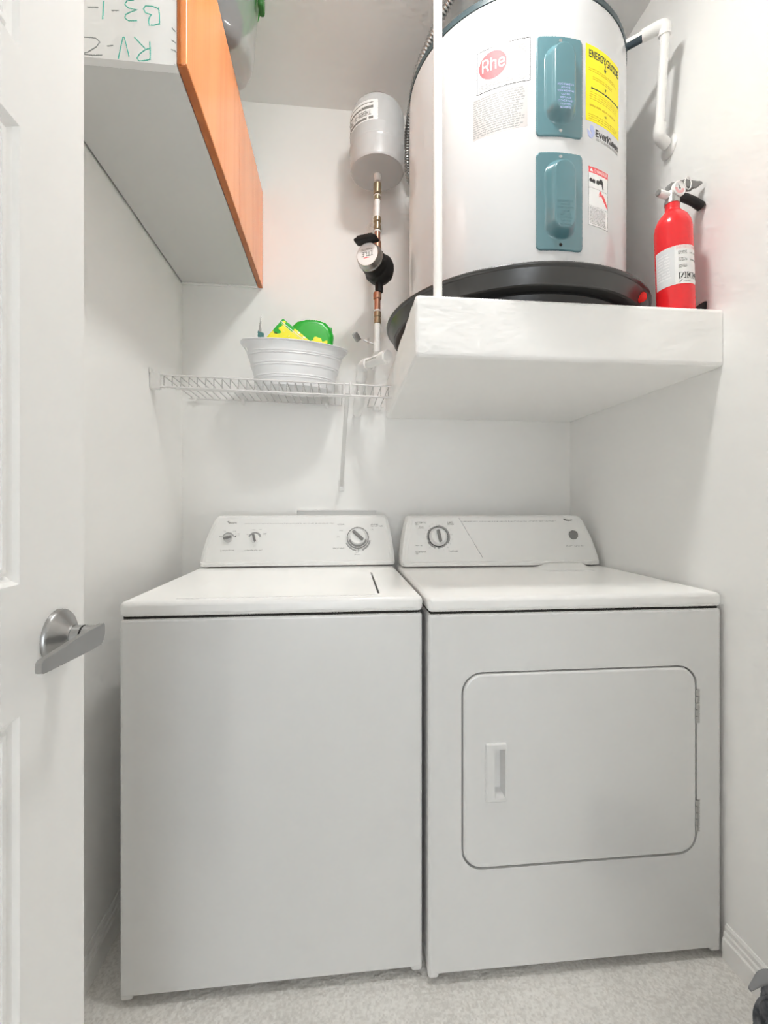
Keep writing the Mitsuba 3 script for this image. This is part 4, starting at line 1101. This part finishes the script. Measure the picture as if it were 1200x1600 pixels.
for s in (-1, 1):
    c = [TC[0] + s * 0.165 * math.cos(ta), TC[1] + s * 0.165 * math.sin(ta), TZ + TH - 0.010]
    cut = rbox(-0.04, 0.04, -0.026, 0.026, -0.009, 0.009, 0.008, 3)
    cut = place(cut, c, [math.cos(ta), math.sin(ta), 0], [-math.sin(ta), math.cos(ta), 0])
    tb = tb - mani(cut)
add('storage_tub', arr(tb), 'tub_plastic', 40)
tag('storage_tub', 'oval white ribbed plastic tub on the wire shelf', 'tub')

# green detergent container: a rounded dome-topped box leaning in the tub, with its lid rim and printed front
GU, GV = np.array([math.cos(0.10), math.sin(0.10), 0]), np.array([0, 0.10, 0.995])
GO = np.array([-0.0930, 1.612, TZ + 0.014])
gpoly = Polygon([(-0.052, 0), (0.046, 0), (0.070, 0.150), (0.074, 0.190), (0.066, 0.216), (0.046, 0.238), (0.018, 0.246), (-0.020, 0.244), (-0.050, 0.234), (-0.068, 0.214), (-0.074, 0.180), (-0.070, 0.150)]).buffer(0.008, quad_segs=6).buffer(-0.008).buffer(-0.006, quad_segs=4).buffer(0.006)
gcoords = np.array(gpoly.exterior.coords)[:-1]
if Polygon(gcoords).exterior.is_ccw is False:
    gcoords = gcoords[::-1]


def inset(d):
    return affinity.scale(Polygon(gcoords), 1 - d / 0.066, 1 - d / 0.121)


def gl(levels):
    return loft([np.column_stack([np.array(inset(i).exterior.coords)[:-1], np.full(len(gcoords), z)]) for i, z in levels])


GMv = lambda m: place(m, GO, GU, GV)
add('detergent_container__body', GMv(gl([(0.006, -0.044), (0.0, -0.040), (0.0, 0.010), (0.003, 0.016), (0.010, 0.019), (0.016, 0.019)])), 'green_plastic', 40)
add('detergent_container__front_print', GMv(gl([(0.017, 0.0185), (0.017, 0.0200), (0.018, 0.0206)])), 'splash_print', 30)
lidp = inset(-0.003).difference(inset(0.003)).intersection(sbox(-0.2, 0.150, 0.2, 0.4))
add('detergent_container__lid_rim', GMv(tr(extrude(lidp, 0.016), 0, 0, -0.012)), 'green_plastic', 30)
add('detergent_container__hinge', GMv(rbox(0.052, 0.072, 0.200, 0.228, -0.02, 0.004, 0.005, 2)), 'green_plastic', 40)
tag('detergent_container', 'bright green detergent container with yellow splashes standing in the white tub', 'container')
# flat green packet in front of it, leaning left
PU, PV = np.array([0.788, 0.05, -0.614]), np.array([0.614, 0.10, 0.788])
PU /= np.linalg.norm(PU)
PV -= PU * (PV @ PU)
PV /= np.linalg.norm(PV)
PO = np.array([-0.1880, 1.573, 1.7610]) + 0.052 * PU - 0.070 * PV
pk = rbox(-0.052, 0.076, -0.030, 0.070, -0.006, 0.008, 0.004, 3)
add('detergent_packet__body', place(pk, PO, PU, PV), 'splash_print', 40)
for q_ in (box(-0.050, 0.072, 0.0560, 0.0585, 0.0076, 0.0086), box(-0.050, 0.072, 0.0510, 0.0520, 0.0076, 0.0086)):
    add('detergent_packet__seam', place(q_, PO, PU, PV), 'print_white', False)
tag('detergent_packet', 'green and yellow packet leaning in the tub in front of the green container', 'packet')
# pointed scraper tip at the tub's left end
sp = np.array([-0.2720, 1.610, TZ + 0.030])
tip = hull([sp + [-0.008, -0.004, 0.0], sp + [0.018, -0.004, 0.0], sp + [-0.008, 0.006, 0.0], sp + [0.018, 0.006, 0], sp + [-0.006, -0.003, 0.175], sp + [0.014, -0.003, 0.168], sp + [-0.004, 0.004, 0.178], sp + [0.012, 0.004, 0.170]])
add('scraper__handle', tip, 'tool_teal', False)
add('scraper__blade', hull([sp + [-0.0055, -0.002, 0.172], sp + [0.0055, -0.002, 0.172], sp + [-0.0055, 0.003, 0.172], sp + [0.0055, 0.003, 0.172], sp + [0.0015, -0.0015, 0.212], sp + [0.003, -0.0015, 0.212], sp + [0.0050, 0.0, 0.236]]), 'steel', False)
tag('scraper', 'pointed grey blade with a teal base sticking up from the left of the tub', 'scraper')

# ---------------------------------------------------------------- dark cloth bag on the floor at the right
rings = []
tt_ = np.linspace(0, 2 * np.pi, 160, endpoint=False)
for t in np.concatenate([np.linspace(0, 0.86, 34), 0.86 + 0.14 * np.sin(np.linspace(0.15, 1, 12) * math.pi / 2)]):
    rad = 0.068 + 0.009 * math.sin(min(1, t * 1.1) * math.pi) ** 0.8
    rad *= math.sqrt(max(0.0, 1 - (max(0.0, t - 0.86) / 0.1402) ** 2))
    fold = (0.0045 * np.sin(tt_ * 11 + 2.2 * math.sin(t * 4)) + 0.0035 * np.sin(tt_ * 23 + 5 * t)) * min(1, rad / 0.05)
    rr = rad + fold * min(1, 4 * t + 0.2)
    rings.append(np.stack([0.850 + rr * np.cos(tt_), 0.732 + rr * np.sin(tt_), np.full_like(tt_, 0.002 + 0.206 * t)], 1))
add('laundry_bag__sack', loft(rings), 'bag_cloth', 60)
fl_ = []
for i, u in enumerate(np.linspace(0, 1, 24)):
    c = np.array([0.764 + 0.160 * u, 0.768 + 0.030 * u, 0.2160 + 0.010 * math.sin(u * 7) + 0.008 * u])
    h = 0.0025 + 0.0050 * min(1, u * 5)
    a_ = np.linspace(0, 2 * np.pi, 16, endpoint=False)
    fl_.append(np.stack([np.full(16, c[0]), c[1] + 1.5 * h * np.cos(a_), c[2] + h * np.sin(a_)], 1))
fm_ = loft(fl_)
fm_.fix_normals()
add('laundry_bag__flap', fm_, 'bag_collar', 50)
tag('laundry_bag', 'dark grey cloth bag on the carpet beside the right baseboard', 'bag')

# print too fine to pick apart stays one part
for k in scene:
    if k.rsplit('__', 1)[-1].rstrip('_0123456789') in FINE_PRINT:
        labels.setdefault(k, {})['kind'] = 'stuff'
